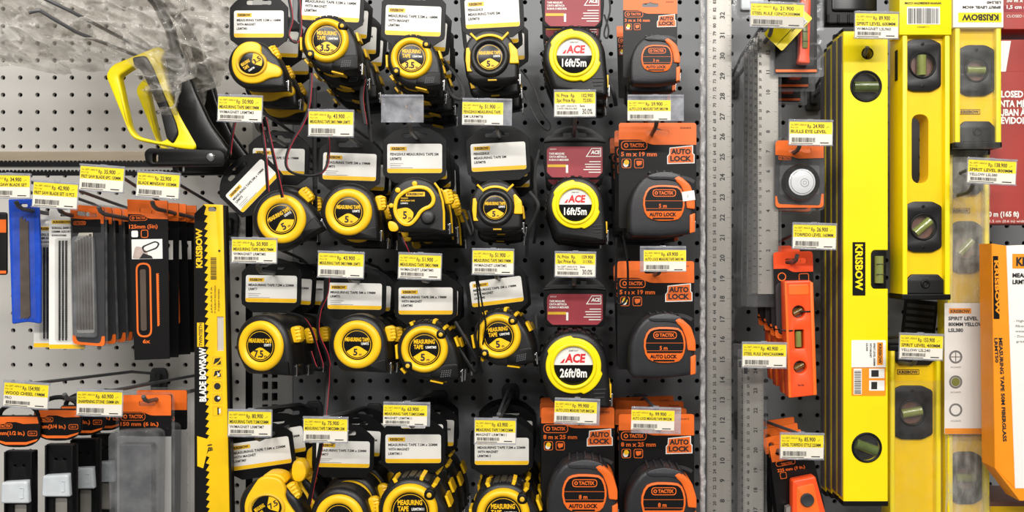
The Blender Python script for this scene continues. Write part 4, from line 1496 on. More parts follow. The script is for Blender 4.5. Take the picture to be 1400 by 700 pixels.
for i in range(5):
    y = 494 + i * 17
    if i in (2, 3):
        b.flat(circ(297 - p.cx, p.cy - y, 4.6, 16), .5)
    elif i == 4:
        b.flat(p.R(297, y - 5, 299, y + 5), .5)
    else:
        b.flat(L([(292, y + 4), (294, y - 4), (302, y - 5), (299, y)]), .5)
        b.flat(L([(296, y + 5), (302, y - 1), (302, y + 4)]), .5)
b.build('card_icons', 'ink', card)
b = MB(p.k)
for i in range(5):
    y = 494 + i * 17
    b.flat(p.R(290.5, y - 6.5, 303.5, y + 6.5, 1), .35, holes=[p.R(291.2, y - 5.8, 302.8, y + 5.8, 1)])
b.build('card_icon_frame', 'yellow_dull', card)
p.flat('card_icon_white', 'white', [L([(297, 508), (301, 513), (298, 515)]), circ(299 - p.cx, p.cy - 544, 2, 10), p.R(299, 559, 301.5, 565)], .6, card)
p.plate('blade', 'silver_paper', p.R(296, 430, 307, 483), -2.6, -1.6)
b = MB(p.k)
b.plate(L([(306, 281), (309, 281), (316, 760), (313, 760)]), -12, -2)
b.build('card_fold', 'card_black', p.t)


# chisels with oval headers
def chisel(cx, cy, d, size, label, s=1.0):
    p = Px('wood_chisel', label, 'chisel', cx, cy, d, group='wood chisels in black sheaths')
    k = p.k * s
    b = MB(k)
    b.tube([(27 * math.cos(a), 18 + 17 * math.sin(a), -6) for a in [math.pi * i / 12 for i in range(13)]], 3.2, 8)
    b.build('hang_loop', 'black', p.t)
    b = MB(k)
    hd = fil([(-33, 14, 10), (-30, 20, 4), (30, 20, 4), (33, 14, 10), (33, -12, 8), (18, -24, 14), (-18, -24, 14), (-33, -12, 8)])
    b.plate(hd, -5, 0, bev=2)
    hb = b.build('header', 'card_black', p.t)
    b = MB(k)
    b.flat([(-31, 9), (-29, 18), (-10, 18.4), (10, 18.4), (29, 18), (31, 9), (10, 8.4), (0, 11), (-12, 11), (-16, 9)], .3)
    b.flat([(-30, -12), (-28, -15), (-14, -20), (14, -20), (28, -15), (30, -12), (14, -16.4), (-14, -16.4)], .3)
    b.flat(rr(-30, 2, -5, 9, 3), .3, holes=[rr(-29.3, 2.7, -5.7, 8.3, 2.6)])
    b.text('TACTIX', -23, 3.8, .3, 3.4, width=16, bold=.04)
    b.text(size, -31, -6.5, .3, 5, width=43, bold=.03)
    b.flat(rr(16, -8, 29, -1, 2), .3, holes=[rr(16.7, -7.3, 28.3, -1.7, 2)])
    b.text('CR-V', 22.5, -5.8, .3, 2.4, 'C', width=8)
    b.build('header_print', 'orange', hb)
    b = MB(k)
    b.plate(fil([(-20, -30, 2), (20, -30, 2), (20, -150, 2), (-20, -150, 2)]), -16, -7, holes=[rr(-9, -150 + 6, 9, -104, 2), rr(-8, -52, -4, -49, 1), rr(4, -52, 8, -49, 1)], bev=1)
    for sx in (-19, 17):
        b.plate(rr(sx, -150, sx + 2.4, -31), -16, -3, bev=.6)
    b.build('sheath', 'black', p.t)
    b = MB(k)
    b.plate(rr(-11, -150, 11, -60, 2), -14, -11)
    b.build('blade', 'steel', p.t)
    b = MB(k)
    b.plate(fil([(-19, -71, 3), (17, -69, 5), (19, -100, 3), (-20, -100, 4)]), -12, 3, bev=3, seg=3)
    c = b.build('edge_cap', 'cap_plastic', p.t)
    b = MB(k)
    b.tube([(8, -78, 3.4), (12, -78, 3.2), (12, -92, 3.2), (8, -92, 3.4)], .8, 6)
    b.build('cap_clip', 'cap_plastic', c)
    return p.t


chisel(22, 588, .205, '12mm(1/2 in.)', 'wood chisel with 12mm header at the lower left corner')
c2 = chisel(78, 579, .2, '19mm(3/4 in.)', 'wood chisel with 19mm (3/4 in.) header in front')
chisel(112, 573, .15, '25mm(1 in.)', 'wood chisel behind the 19mm one, under the 60.900 tag', .95)
chisel(140, 567, .105, '25mm(1 in.)', 'rearmost wood chisel beside the clear clamshell', .92)

# clear clamshell 150 mm (6 in.)
p = Px('clamshell_pack', 'front clear clamshell with orange header reading 150 mm (6 in.)', 'clamshell', 197, 640, .2, group='clear 150 mm clamshells')
L = p.L
sl = p.R(190, 548, 213, 555, 3)
card = p.plate('card', 'card_black', p.R(163, 540, 234, 596, 3), -1, 0, 0, [sl])
p.plate('card_header', 'orange', fil(L([(163, 540, 3), (234, 540, 3), (234, 568), (205, 568, 6), (196, 563, 6), (163, 563)])), 0, .4, 0, [sl], par=card)
tac_logo(p, 165, 564, 34, card)
p.words('card_print_orange', 'orange', [('150 mm (6 in.)', 165, 582, 5, 52)], .5, card)
p.plate('shell', 'blister_thick', fil(L([(158, 592, 4), (164, 585, 6), (220, 583, 6), (228, 588, 4), (226, 740, 4), (160, 740, 4)])), 0, 22, 5, seg=3)
p.plate('shell_flange', 'blister', fil(L([(158, 536, 8), (238, 536, 8), (238, 760, 4), (156, 760, 4)])), -2, -1.2)
p.plate('stone', 'grey_plastic', p.R(170, 604, 214, 730, 3), 1, 14, 2)
p.flat('backing', 'upright', [p.R(160, 597, 234, 750)], -.6)
cs = p.t
dup(cs, cs.location + Vector((.003, .036, .0)), 'clear clamshell with orange header hanging behind the front one')
mat('side_grey', (86, 80, 77), .3, var=.25, scale=12, stretch=(1, 1, .3))
# ------------------------------------------------------------------ right side
def steel_ruler(name, label, x0, x1, y0, y1, d, inch, pitch, n0, sleeve, group=None, xin=.62, xcm=.3, ticks_side=True, num=6.3):
    """vertical steel rule with inch and cm numbers; inch = pixel y of inch number n0"""
    p = Px(name, label, 'ruler', (x0 + x1) / 2, (y0 + y1) / 2, d, group=group)
    p.plate('rule', 'steel', p.R(x0, y0, x1, y1, 1), -1, 0)
    b = MB(p.k)
    W = x1 - x0
    n = n0
    i = n0
    for n in range(1, 45):
        y = inch + (n0 - n) * pitch
        if y0 + 5 < y < y1 - 2:
            b.text(str(n), x0 + W * xin + num * .5 - p.cx, p.cy - y, .15, num, 'C', rot=90, bold=.025, sx=1.05)
    cm = pitch / 2.54
    for n in range(1, 115):
        y = inch + (n0 * 2.54 - n) * cm
        if y0 + 4 < y < y1 - 2:
            b.text(str(n), x0 + W * xcm + num * .32 - p.cx, p.cy - y, .15, num * .66, 'C', rot=90, bold=.025)
    b.build('numbers', 'ink', p.t)
    b = MB(p.k)
    for q in range(0, 45 * 16):
        y = inch + n0 * pitch - q * pitch / 16
        if y0 < y < y1:
            l = W * (.2 if q % 16 == 0 else .13 if q % 8 == 0 else .1 if q % 4 == 0 else .06)
            b.flat(p.R(x1 - l, y - .16, x1 - .3, y + .16), .15)
    for q in range(0, 115 * 5):
        y = inch + n0 * 2.54 * cm - q * cm / 5
        if y0 < y < y1:
            l = W * (.16 if q % 5 == 0 else .08)
            b.flat(p.R(x0 + .3, y - .14, x0 + l, y + .14), .15)
    o = b.build('scale_marks', 'ink', p.t)
    o['kind'] = 'stuff'
    return p


p = steel_ruler('steel_ruler', 'long steel ruler hanging the full height in a clear sleeve', 967, 1000, -70, 770, .182, 21, 27.65, 32, None)
# crinkled sleeve around the long rule: front film plus thick folded left seam
v, f = [], []
N = 150
cols = [(956, -2), (957.5, 3.5), (960.5, 5), (963.5, 4), (967, 2.2), (984, 2.4), (1000, 2), (1004, -1)]
for i in range(N + 1):
    y = -75 + 850 * i / N
    for j, (x, h) in enumerate(cols):
        a = noise.noise(Vector((j * .7, y * .09, 2.)))
        c_ = noise.noise(Vector((j * 1.7 + 9, y * .05, 5.)))
        edge = 1.0 if j < 4 or j == 7 else .25
        v.append(((x + (2.0 * a + 1.2 * c_) * edge - p.cx) * p.k, -(h + 1.8 * c_ * edge) * p.k, (p.cy - y) * p.k))
for i in range(N):
    for j in range(len(cols) - 1):
        a = i * len(cols) + j
        f.append((a, a + len(cols), a + len(cols) + 1, a + 1))
me = bpy.data.meshes.new('sleeve')
me.from_pydata(v, [], f)
me.materials.append(MATS['sleeve'])
me.polygons.foreach_set('use_smooth', [True] * len(me.polygons))
o = bpy.data.objects.new('sleeve', me)
C.objects.link(o)
o.parent = p.t
p.tube('sleeve_seam', 'seam', [(960.5 + 1.6 * noise.noise(Vector((1, y * .06, 0))), y, 1) for y in range(-75, 776, 6)], [3.6 + 1.2 * noise.noise(Vector((4, y * .11, 0))) for y in range(-75, 776, 6)], n=8)

GR = 'twelve inch steel rulers in clear sleeves'
p = steel_ruler('short_steel_ruler', 'front twelve inch steel ruler in clear sleeve under the rotated tag', 1036, 1064, 44, 402, .2, 98.6, 27.1, 11, True, GR, xin=.5, xcm=.12, num=5)
L = p.L
p.plate('sleeve', 'sleeve', fil(L([(1023, 62, 8), (1034, 41, 8), (1060, 41, 8), (1067, 60, 8), (1067, 420, 3), (1021, 420, 3)])), -2, 2.5, 1)
p.tube('sleeve_rim', 'blister', [(1023, 64, 2), (1034, 43, 2), (1060, 43, 2), (1067, 62, 2), (1067, 419, 2), (1021, 419, 2), (1023, 64, 2)], 1.0, n=6)
b = MB(p.k)
b.flat(p.R(1033, 50, 1038, 70), .3, holes=[p.R(1033.7, 50.7, 1037.3, 69.3)])
b.text('KRISBOW', 1036.8 - p.cx, p.cy - 68, .3, 2.2, width=16, rot=90)
b.build('maker_mark', 'ink', p.t)
sr = p.t
for i in range(3):
    dup(sr, sr.location + Vector((0, .026 * (i + 1), -.003 * i)), ('second', 'third', 'rearmost')[i] + ' twelve inch ruler in clear sleeve, counted from the front', .4)

p = steel_ruler('short_steel_ruler', 'steel ruler in clear sleeve below the 40.900 tag', 1016, 1044, 500, 770, .19, 507, 27.1, 24, True, None, xin=.6, xcm=.25, num=5)
p.plate('sleeve', 'sleeve', p.R(1008, 478, 1047, 775, 3), -2, 2.5, 1)
p.tube('sleeve_rim', 'blister', [(1009, 478, 2), (1047, 478, 2), (1047, 770, 2)], 1.0, n=6)
p.plate('maker_mark', 'ink', p.R(1017, 502, 1022, 511), 0, .3)
dup(p.t, p.t.location + Vector((.0, .03, .004)), 'steel ruler in clear sleeve behind the one below the 40.900 tag')

# rotated yellow hang tag
p = Px('hang_tag', 'yellow hang tag with barcode, turned diagonally', 'hang tag', 1080, 35, .222)
L = p.L
c = p.plate('tag_card', 'yellow_paint', fil(L([(1086, 3, 3), (1111, 25, 3), (1069, 70, 3), (1044, 46, 3)])), -1, 0, 0, [circ(1053 - p.cx, p.cy - 46, 3.2, 12)])
b = MB(p.k)
b.rbox(1096 - p.cx, p.cy - 29, 14, 10, 45 + 90, .1, .25)
b.build('barcode_panel', 'white', c)
b = MB(p.k)
for i in range(8):
    q = i - 3.5
    b.rbox(1096 - p.cx + q * 1.3, p.cy - 29 - q * 1.3, .9 if i % 3 else .5, 8.6, -45, .25, .4)
for i in range(9):
    b.rbox(1068 + i * 1.9 - p.cx, p.cy - 55 + i * 2., 18 - (i % 3) * 3, .5, 48, .1, .3)
b.text('KRISBOW.COM', 1083 - p.cx, p.cy - 44, .4, 2, width=16, rot=48)
b.build('tag_print', 'ink', c)

# line level in clear blister
GL = 'small orange line levels in clear blisters'
p = Px('line_level_pack', 'small orange line level in clear blister beside the yellow hang tag', 'level', 1093, 50, .205, group=GL)
L = p.L
c = p.plate('card', 'card_black', p.R(1060, -40, 1117, 100, 3), -1, 0)
p.flat('card_stripe', 'orange', [p.R(1060.5, 95, 1116.5, 98.5)], .3, c)
b = MB(p.k)
b.flat(circ(1112 - p.cx, p.cy - 70, 12, 24), .2, holes=[circ(1112 - p.cx, p.cy - 70, 9, 24)])
b.build('card_arc', 'card_grey', c)
lv = p.plate('level_body', 'orange_red', fil(L([(1092, 2, 3), (1105, 3, 3), (1103, 80, 2), (1104, 90, 3), (1087, 89, 3), (1089, 78, 2)])), 1, 14, 2.5)
p.plate('vial', 'vial', p.R(1092.5, 38, 1100, 70, 2), 13, 16, 1.5)
p.flat('vial_mark', 'ink', [p.R(1092.4, 47, 1100, 48), p.R(1092.4, 60, 1100, 61)], 16.3)
p.plate('shell', 'blister', p.R(1084, -10, 1109, 95, 5), .4, 18, 4)
p.plate('shell_flange', 'blister_thick', p.R(1054, -45, 1127, 105, 4), -2.2, -1.2)
lp = p.t
for i in range(2):
    dup(lp, lp.location + Vector((0, .034 * (i + 1), -.011 * (i + 1))), ('second', 'third')[i] + ' line level blister hanging behind the front one')
p = Px('clear_case', 'white and clear plastic case at the top behind the price tag', 'case', 1020, 8, .1)
p.plate('body', 'cap_plastic', p.R(1013, -30, 1052, 14, 4), -12, 0, 3)
p.plate('shell', 'blister', p.R(1004, -35, 1058, 22, 4), -14, -12.4)

# round bubble level pack
p = Px('bullseye_level_pack', 'round bubble level with white disc on orange topped card', 'level', 1093, 240, .205)
L = p.L
sl = fil(L([(1078, 203, 2), (1109, 203, 2), (1109, 209, 2), (1100, 209, 2), (1094, 206, 2), (1088, 209, 2), (1078, 209, 2)]))
c = p.plate('card', 'card_grey', p.R(1060, 192, 1126, 284, 6), -1, 0, 0, [sl])
p.plate('card_header', 'orange', fil(L([(1060, 192, 6), (1126, 192, 6), (1126, 216), (1090, 217, 4), (1082, 213, 4), (1060, 212)])), 0, .4, 0, [sl], par=c)
p.plate('card_foot', 'orange', fil(L([(1060, 268), (1062, 268), (1064, 279, 4), (1121, 281, 4), (1123, 265), (1126, 265), (1126, 284, 6), (1060, 284, 6)])), 0, .4, par=c)
tac_logo(p, 1064, 213, 18, c)
p.flat('card_panel', 'grey_plastic', [p.R(1066, 226, 1120, 266, 3)], .2, c)
b = MB(p.k)
b.lathe(1093 - p.cx, p.cy - 250, [(25, 0), (25, 9), (23, 12), (19, 12), (18, 10)], 40)
body = b.build('level_body', 'black_gloss', p.t)
b = MB(p.k)
b.lathe(1093 - p.cx, p.cy - 250, [(18, 9), (18, 12), (15, 13.5), (6, 14)], 36)
vw = b.build('vial', 'vial_white', p.t)
b = MB(p.k)
b.torus(1096 - p.cx, p.cy - 251, 5, 5.7, 13.7, 14.3, 24)
b.torus(1096 - p.cx, p.cy - 251, 2, 2.6, 13.7, 14.3, 18)
b.torus(1093 - p.cx, p.cy - 250, 15.2, 16, 12.4, 13.6, 32)
b.build('vial_ring', 'ink_grey', vw)
p.plate('shell', 'blister', p.R(1058, 188, 1128, 288, 8), -2.4, -1.4)
p.flat('shell_front', 'film', [p.R(1064, 220, 1122, 280, 8)], 15)
dup(p.t, p.t.location + Vector((0, .05, -.002)), 'second round bubble level pack behind the front one')

# orange torpedo level on card
GT = 'orange torpedo levels tied to cards'
p = Px('torpedo_level', 'front orange torpedo level with three vials tied to its card', 'level', 1085, 460, .205, -1.5, group=GT)
L = p.L
sl = p.R(1076, 353, 1105, 361, 3)
c = p.plate('card', 'card_black', p.R(1060, 344, 1114, 462, 5), -1, 0, 0, [sl])
p.plate('card_header', 'orange_red', fil(L([(1060, 344, 5), (1114, 344, 5), (1114, 372), (1086, 372, 4), (1078, 367, 4), (1060, 367)])), 0, .4, 0, [sl], par=c)
p.plate('card_panel', 'card_grey', p.R(1062, 386, 1112, 455, 8), 0, .3, par=c)
p.plate('card_foot', 'orange', fil(L([(1060, 445), (1062, 445), (1065, 457, 5), (1108, 457, 5), (1111, 445), (1114, 445), (1114, 462, 5), (1060, 462, 5)])), 0, .5, par=c)
b = MB(p.k)
b.flat(p.R(1094, 374, 1108, 385, 3), .5, holes=[p.R(1095, 375, 1107, 384, 2)])
b.flat(circ(1071 - p.cx, p.cy - 378, 6, 14), .5, holes=[circ(1071 - p.cx, p.cy - 378, 4.6, 14)])
b.build('card_print_orange', 'orange', c)
v1 = circ(1086 - p.cx, p.cy - 425, 8.5, 20)
v2 = p.R(1080, 449, 1092, 474, 1)
v3 = circ(1086 - p.cx, p.cy - 499, 8.5, 20)
bod = p.plate('level_body', 'orange_red', fil(L([(1068, 383, 3), (1104, 383, 3), (1106, 440, 3), (1103, 448, 3), (1106, 456, 3), (1106, 537, 2), (1070, 540, 2), (1068, 480, 2)])), 3, 24, 2, [v1, v2, v3])
p.plate('end_recess', 'orange', p.R(1073, 388, 1100, 402, 2), 22, 24.6, .6, par=bod)
p.plate('side_rail', 'orange', fil(L([(1101, 384, 1), (1106, 386, 1), (1107, 536, 1), (1102, 537, 1)])), 22, 25.5, 1, par=bod)
p.plate('side_rail', 'orange', fil(L([(1067.5, 384, 1), (1071, 384, 1), (1073, 539, 1), (1069, 539, 1)])), 22, 25.5, 1, par=bod)
for nm, m_, pts in (('vial_round', 'vial_gold', circ(1086 - p.cx, p.cy - 425, 8.3, 20)), ('vial_bar', 'vial_gold', p.R(1081, 450, 1091, 473, 3)), ('vial_round', 'vial_gold', circ(1086 - p.cx, p.cy - 499, 8.3, 20))):
    vv = p.plate(nm, 'brown', pts, 10, 14)
    if nm == 'vial_bar':
        MB(p.k).tube([(1086 - p.cx, p.cy - 451, 18), (1086 - p.cx, p.cy - 472, 18)], 4.4, 10).build('vial_tube', 'vial', p.t)
    else:
        yy = 425 if not vv.name.endswith('1') else 499
        MB(p.k).tube([(1080 - p.cx, p.cy - yy - 3, 17), (1092 - p.cx, p.cy - yy + 3, 17)], 4, 10).build('vial_tube', m_, p.t)
for y, xe in ((424, 1110), (449, 1062)):
    p.tube('cable_tie', 'black', [(1086, y + 1, 19), (1086 + (xe - 1086) * .5, y + .5, 25), (xe, y, 22), (xe + (3 if xe > 1086 else -3), y, 1)], 1.1, n=6)
p.words('level_print', 'ink', [('TACTIX', 1086, 524, 2.2, 9, 0, 'C')], 24.4, bod)
tl = p.t
for i in range(3):
    dup(tl, tl.location + Vector((.002, .031 * (i + 1), .004 * i)), ('second', 'third', 'rearmost')[i] + ' orange torpedo level, counted from the front', random.uniform(-1, 1))

# 225 mm level on card, tilted
GM = 'orange 225 mm levels on cards'
p = Px('magnetic_level', 'front 225 mm (9 in.) orange level on a tilted black card', 'level', 1088, 660, .205, 0, group=GM)
L = p.L
c = p.plate('card', 'card_black', fil(L([(1051, 610, 3), (1106, 598, 3), (1127, 690), (1130, 760), (1070, 760)])), -1, 0, 0, [circ(1064 - p.cx, p.cy - 619, 4, 14)])
p.plate('card_header', 'orange', fil(L([(1051, 610, 3), (1106, 598, 3), (1109, 622), (1080, 625, 4), (1070, 630, 4), (1055.6, 632)])), 0, .4, 0, [circ(1064 - p.cx, p.cy - 619, 4, 14)], par=c)
b = MB(p.k)
q = rr(0, -7.6, 27, 0, 3.4)
q2 = rr(.8, -6.8, 26.2, -.8, 3)
rot = lambda l: [(1060 - p.cx + x * .985 + z * -.17, p.cy - 631 + z * .985 + x * .17) for x, z in l]
b.flat(rot(q), .5, holes=[rot(q2)])
b.text('TACTIX', 1068 - p.cx, p.cy - 636.4, .5, 3.2, width=16, rot=10, bold=.04)
b.text('225 mm (9 in.)', 1063 - p.cx, p.cy - 645.5, .5, 4, width=38, rot=9, bold=.03)
b.flat(rot(rr(3, -25, 12, -16, 2)), .5, holes=[rot(rr(3.7, -24.3, 11.3, -16.7, 2))])
b.build('card_print_orange', 'orange', c)
bod = p.plate('level_body', 'orange_red', fil(L([(1078, 652, 3), (1109, 646, 3), (1124, 700, 2), (1126, 770, 2), (1078, 770, 2)])), 2, 20, 2.5)
p.plate('body_recess', 'orange', fil(L([(1083, 660, 3), (1106, 655, 3), (1116, 702, 2), (1116, 765, 2), (1084, 765, 2)])), 19, 20.8, .6, par=bod)
b = MB(p.k)
b.lathe(1097 - p.cx, p.cy - 677, [(9, 19), (9, 23), (8, 24), (3, 23)], 24)
b.build('knob', 'card_grey', p.t)
p.plate('side_rail', 'steel', L([(1071, 690), (1077, 688), (1077, 770), (1071, 770)]), 4, 14)
ml = p.t
for i in range(3):
    dup(ml, ml.location + Vector((.001 * i, .028 * (i + 1), .004 + .003 * i)), ('second', 'third', 'rearmost')[i] + ' 225 mm orange level on card, counted from the front', -2 + 3 * i)

# black ribbed case at the top
p = Px('black_case', 'black ribbed plastic case cut by the top edge', 'case', 1163, 5, .17)
p.plate('body', 'black', p.R(1130, -40, 1200, 33, 3), -20, 0, 3)
p.plate('lid', 'black_gloss', p.R(1137, -30, 1196, 16, 4), 0, 3, 1.5)
for i in range(3):
    p.tube('latch_rib', 'black', [(1132 + i * 14, 20, .5), (1132 + i * 14, 31, .5)], 1.6)


# ------------------------------------------------------------------ spirit levels
GS = 'yellow spirit levels'


def vial_ring(p, x, y, r, ang, h=0., m='vial', back='card_grey', par=None):
    b = MB(p.k)
    b.torus(x - p.cx, p.cy - y, r * .84, r, h - 1, h + 1.4, 36)
    rg = b.build('vial_bezel', 'black', par or p.t)
    b = MB(p.k)
    b.lathe(x - p.cx, p.cy - y, [(r * .88, h - 8), (r * .88, h - 7.5)], 30)
    b.build('vial_well', back, rg)
    c, s_ = math.cos(math.radians(ang)) * r * .72, math.sin(math.radians(ang)) * r * .72
    b = MB(p.k)
    b.tube([(x - p.cx - c, p.cy - y - s_, h - 3.5), (x - p.cx + c, p.cy - y + s_, h - 3.5)], r * .34, 12)
    b.build('vial_tube', m, rg)
    b = MB(p.k)
    for q in (-.25, .25):
        X, Z = x - p.cx + c * q, p.cy - y + s_ * q
        b.tube([(X - s_ * .5, Z + c * .5, h - 1.2), (X, Z, h + .0 - .2), (X + s_ * .5, Z - c * .5, h - 1.2)], .4, 5)
    b.build('vial_line', 'ink', rg)
    b = MB(p.k)
    b.flat(circ(x - p.cx, p.cy - y, r * .86, 30), h + .6)
    b.build('vial_glass', 'film', rg)


p = Px('spirit_level', 'long yellow box spirit level hanging in front with black maker plate', 'spirit level', 1183, 363, .205, group=GS)
L = p.L
hh = [circ(1186 - p.cx, p.cy - 73, 7.5, 20), circ(1184 - p.cx, p.cy - 118, 20, 30), circ(1185 - p.cx, p.cy - 612, 19, 30)]
notch = fil(L([(1153, 42, 1), (1214, 42, 1), (1214, 342), (1194, 342, 3), (1191, 346, 3), (1191, 391, 3), (1194, 395, 3), (1214, 395), (1214, 686, 1), (1153, 686, 1)]))
bod = p.plate('body', 'yellow_paint', notch, -20, 0, .8, hh, seg=1)
p.plate('end_cap', 'black', p.R(1152.5, 38, 1214.5, 43, 1), -20.5, .4, .8)
p.plate('end_cap', 'black', p.R(1152.5, 685, 1214.5, 692, 1), -20.5, .4, .8)
p.plate('side_film', 'side_grey', p.R(1151.4, 48, 1153, 680), -19, -4)
vial_ring(p, 1184, 118, 22, 0, m='vial_dark', back='black')
vial_ring(p, 1185, 612, 21, -20, m='vial_dark', back='black')
b = MB(p.k)
b.torus(1186 - p.cx, p.cy - 73, 6.8, 8.4, -1, .8, 24)
b.build('hang_hole_rim', 'black', p.t)
p.plate('edge_vial_block', 'black', p.R(1191, 342, 1213, 395, 3), -16, -3, 1)
MB(p.k).tube([(1202 - p.cx, p.cy - 350, -1), (1202 - p.cx, p.cy - 387, -1)], 6, 12).build('edge_vial', 'vial', p.t)
b = MB(p.k)
for y in (361, 375):
    b.torus(1202 - p.cx, p.cy - y, 0.1, 0.5, 5, 5.4, 6)
    b.box(1196 - p.cx, p.cy - y - .4, 1208 - p.cx, p.cy - y + .4, 4, 5.3)
b.build('edge_vial_line', 'ink', p.t)
mk = p.plate('maker_plate', 'black', p.R(1165.5, 331, 1183, 404, 1), 0, .5)
p.words('maker_name', 'yellow_paint', [('KRISBOW', 1169.5, 334, 9.5, 63, -90, 'L', .035)], .7, mk)
st = p.plate('sticker', 'white', p.R(1164, 465, 1211, 503, 2), 0, .4)
st2 = p.plate('sticker', 'orange_card', p.R(1164, 502, 1211, 541, 2), 0, .4)
p.flat('sticker_patch', 'white', [p.R(1167, 504, 1178, 539), p.R(1188, 504, 1209, 517), p.R(1188, 520, 1209, 534)], .5, st2)
b = MB(p.k)
b.barcode(1168 - p.cx, p.cy - 538, 1177 - p.cx, p.cy - 506, .7, 20, True)
b.flat(p.R(1191, 506, 1201, 515), .7)
b.flat(p.R(1191, 522, 1199, 532), .7)
b.build('sticker_print', 'ink', st2)
p.words('sticker_print', 'ink', [('SPIRIT LEVEL 600MM', 1194, 469, 2.4, 31, -90), ('WITH MAGNET', 1189, 469, 2.4, 20, -90), ('LSL960', 1184, 469, 2.4, 11, -90)], .6, st)
p.flat('sticker_logo', 'orange_card', [p.R(1199, 468, 1207, 499)], .5, st)
p.words('sticker_logo_print', 'ink', [('KRISBOW', 1201, 470, 4, 27, -90)], .7, st)
sl_ = p.t
for i in range(3):
    dup(sl_, sl_.location + Vector((.0005, .0225 * (i + 1), -.004 * i)), ('second', 'third', 'rearmost')[i] + ' yellow box spirit level in the stack, counted from the front')


def beam_level(label, x0, x1, y0, y1, d, blocks, slots=(), caps=(), logos=(), th=32, lip=7, wrap=None, ang=None):
    """I-beam level: raised edge flanges, recessed web, black vial blocks, black end plugs"""
    p = Px('spirit_level', label, 'spirit level', (x0 + x1) / 2, (y0 + y1) / 2, d, group=GS)
    b = MB(p.k)
    ho = [p.R(*s, (s[2] - s[0]) / 2) for s in slots] + [circ(q[0] - p.cx, p.cy - q[1], q[3], 28) for q in blocks]
    b.plate(p.R(x0 + lip - 1, y0, x1 - lip + 1, y1), -th + 8, -8, holes=ho, bev=.5, seg=1)
    b.build('web', 'web_yellow', p.t)
    for a, c in ((x0, x0 + lip), (x1 - lip, x1)):
        p.plate('flange', 'yellow_paint', p.R(a, y0, c, y1, .8), -th, 0, 1.2)
    for q in blocks:
        x, y, hh_, r, an = q
        w_ = (x1 - x0) / 2 - lip + .6
        pts = [(x - w_, y - hh_ * .82), (x - w_ * .5, y - hh_), (x + w_ * .5, y - hh_), (x + w_, y - hh_ * .82), (x + w_, y + hh_ * .82), (x + w_ * .5, y + hh_), (x - w_ * .5, y + hh_), (x - w_, y + hh_ * .82)]
        bk = p.plate('vial_block', 'rubber', fil(p.L([a + (4,) for a in pts])), -th + 4, -4, 1.5, [circ(x - p.cx, p.cy - y, r, 28)])
        vial_ring(p, x, y, r + 2, an, h=-4, back='brown', par=p.t)
        b = MB(p.k)
        for s_ in (-1, 1):
            b.lathe(x - p.cx, p.cy - y - s_ * (hh_ - 7), [(2.4, -4.5), (2.4, -3.6), (1.4, -3.4)], 10)
        b.build('block_screws', 'black', bk)
    for (ya, yb, end) in caps:
        w0, w1 = x0 + lip - .5, x1 - lip + .5
        c = 8
        pts = [(w0, yb), (w0, ya + c), (w0 + c, ya), (w1 - c, ya), (w1, ya + c), (w1, yb)] if end > 0 else [(w0, ya), (w1, ya), (w1, yb - c), (w1 - c, yb), (w0 + c, yb), (w0, yb - c)]
        pl = p.plate('end_plug', 'rubber', fil(p.L([a + (2,) for a in pts])), -th + 2, -3, 1.4)
        b = MB(p.k)
        b.torus((x0 + x1) / 2 - p.cx, p.cy - (ya + yb) / 2, 2.6, 6.5, -4, -1.6, 20)
        b.build('plug_boss', 'black', pl)
        p.plate('end_cap', 'black', p.R(x0 - 1, yb if end > 0 else ya - 8, x1 + 1, yb + 8 if end > 0 else ya, 2), -th - 1, .6, 1.2)
    for (xa, ya, xb, yb) in logos:
        lg = p.plate('maker_plate', 'black', p.R(xa, ya, xb, yb, .6), -8, -7.4)
        b = MB(p.k)
        b.flat(p.R(xa + .7, ya + .7, xb - .7, yb - .7), -7.3)
        b.build('maker_field', 'yellow_dull', lg)
        p.words('maker_name', 'ink', [('KRISBOW', (xa + xb) / 2, yb - 1.6, yb - ya - 3.4, (xb - xa) - 4, 0, 'C', .04)], -7.1, lg)
    if wrap:
        N_, M_ = 60, 10
        v, f = [], []
        for i in range(N_ + 1):
            y = wrap[0] + (wrap[1] - wrap[0]) * i / N_
            for j in range(M_ + 1):
                x = x0 - 2 + (x1 - x0 + 4) * j / M_
                hq = 1.8 + 2.2 * abs(noise.noise(Vector((x * .12, y * .1, d * 40)))) * 2 - (6 if j in (0, M_) else 0)
                v.append(((x - p.cx) * p.k, -hq * p.k, (p.cy - y) * p.k))
        for i in range(N_):
            for j in range(M_):
                a = i * (M_ + 1) + j
                f.append((a, a + M_ + 1, a + M_ + 2, a + 1))
        me = bpy.data.meshes.new('shrink_wrap')
        me.from_pydata(v, [], f)
        me.materials.append(MATS['wrap_thick' if y1 > 600 else 'wrap'])
        me.polygons.foreach_set('use_smooth', [True] * len(me.polygons))
        o = bpy.data.objects.new('shrink_wrap', me)
        C.objects.link(o)
        o.parent = p.t
    return p


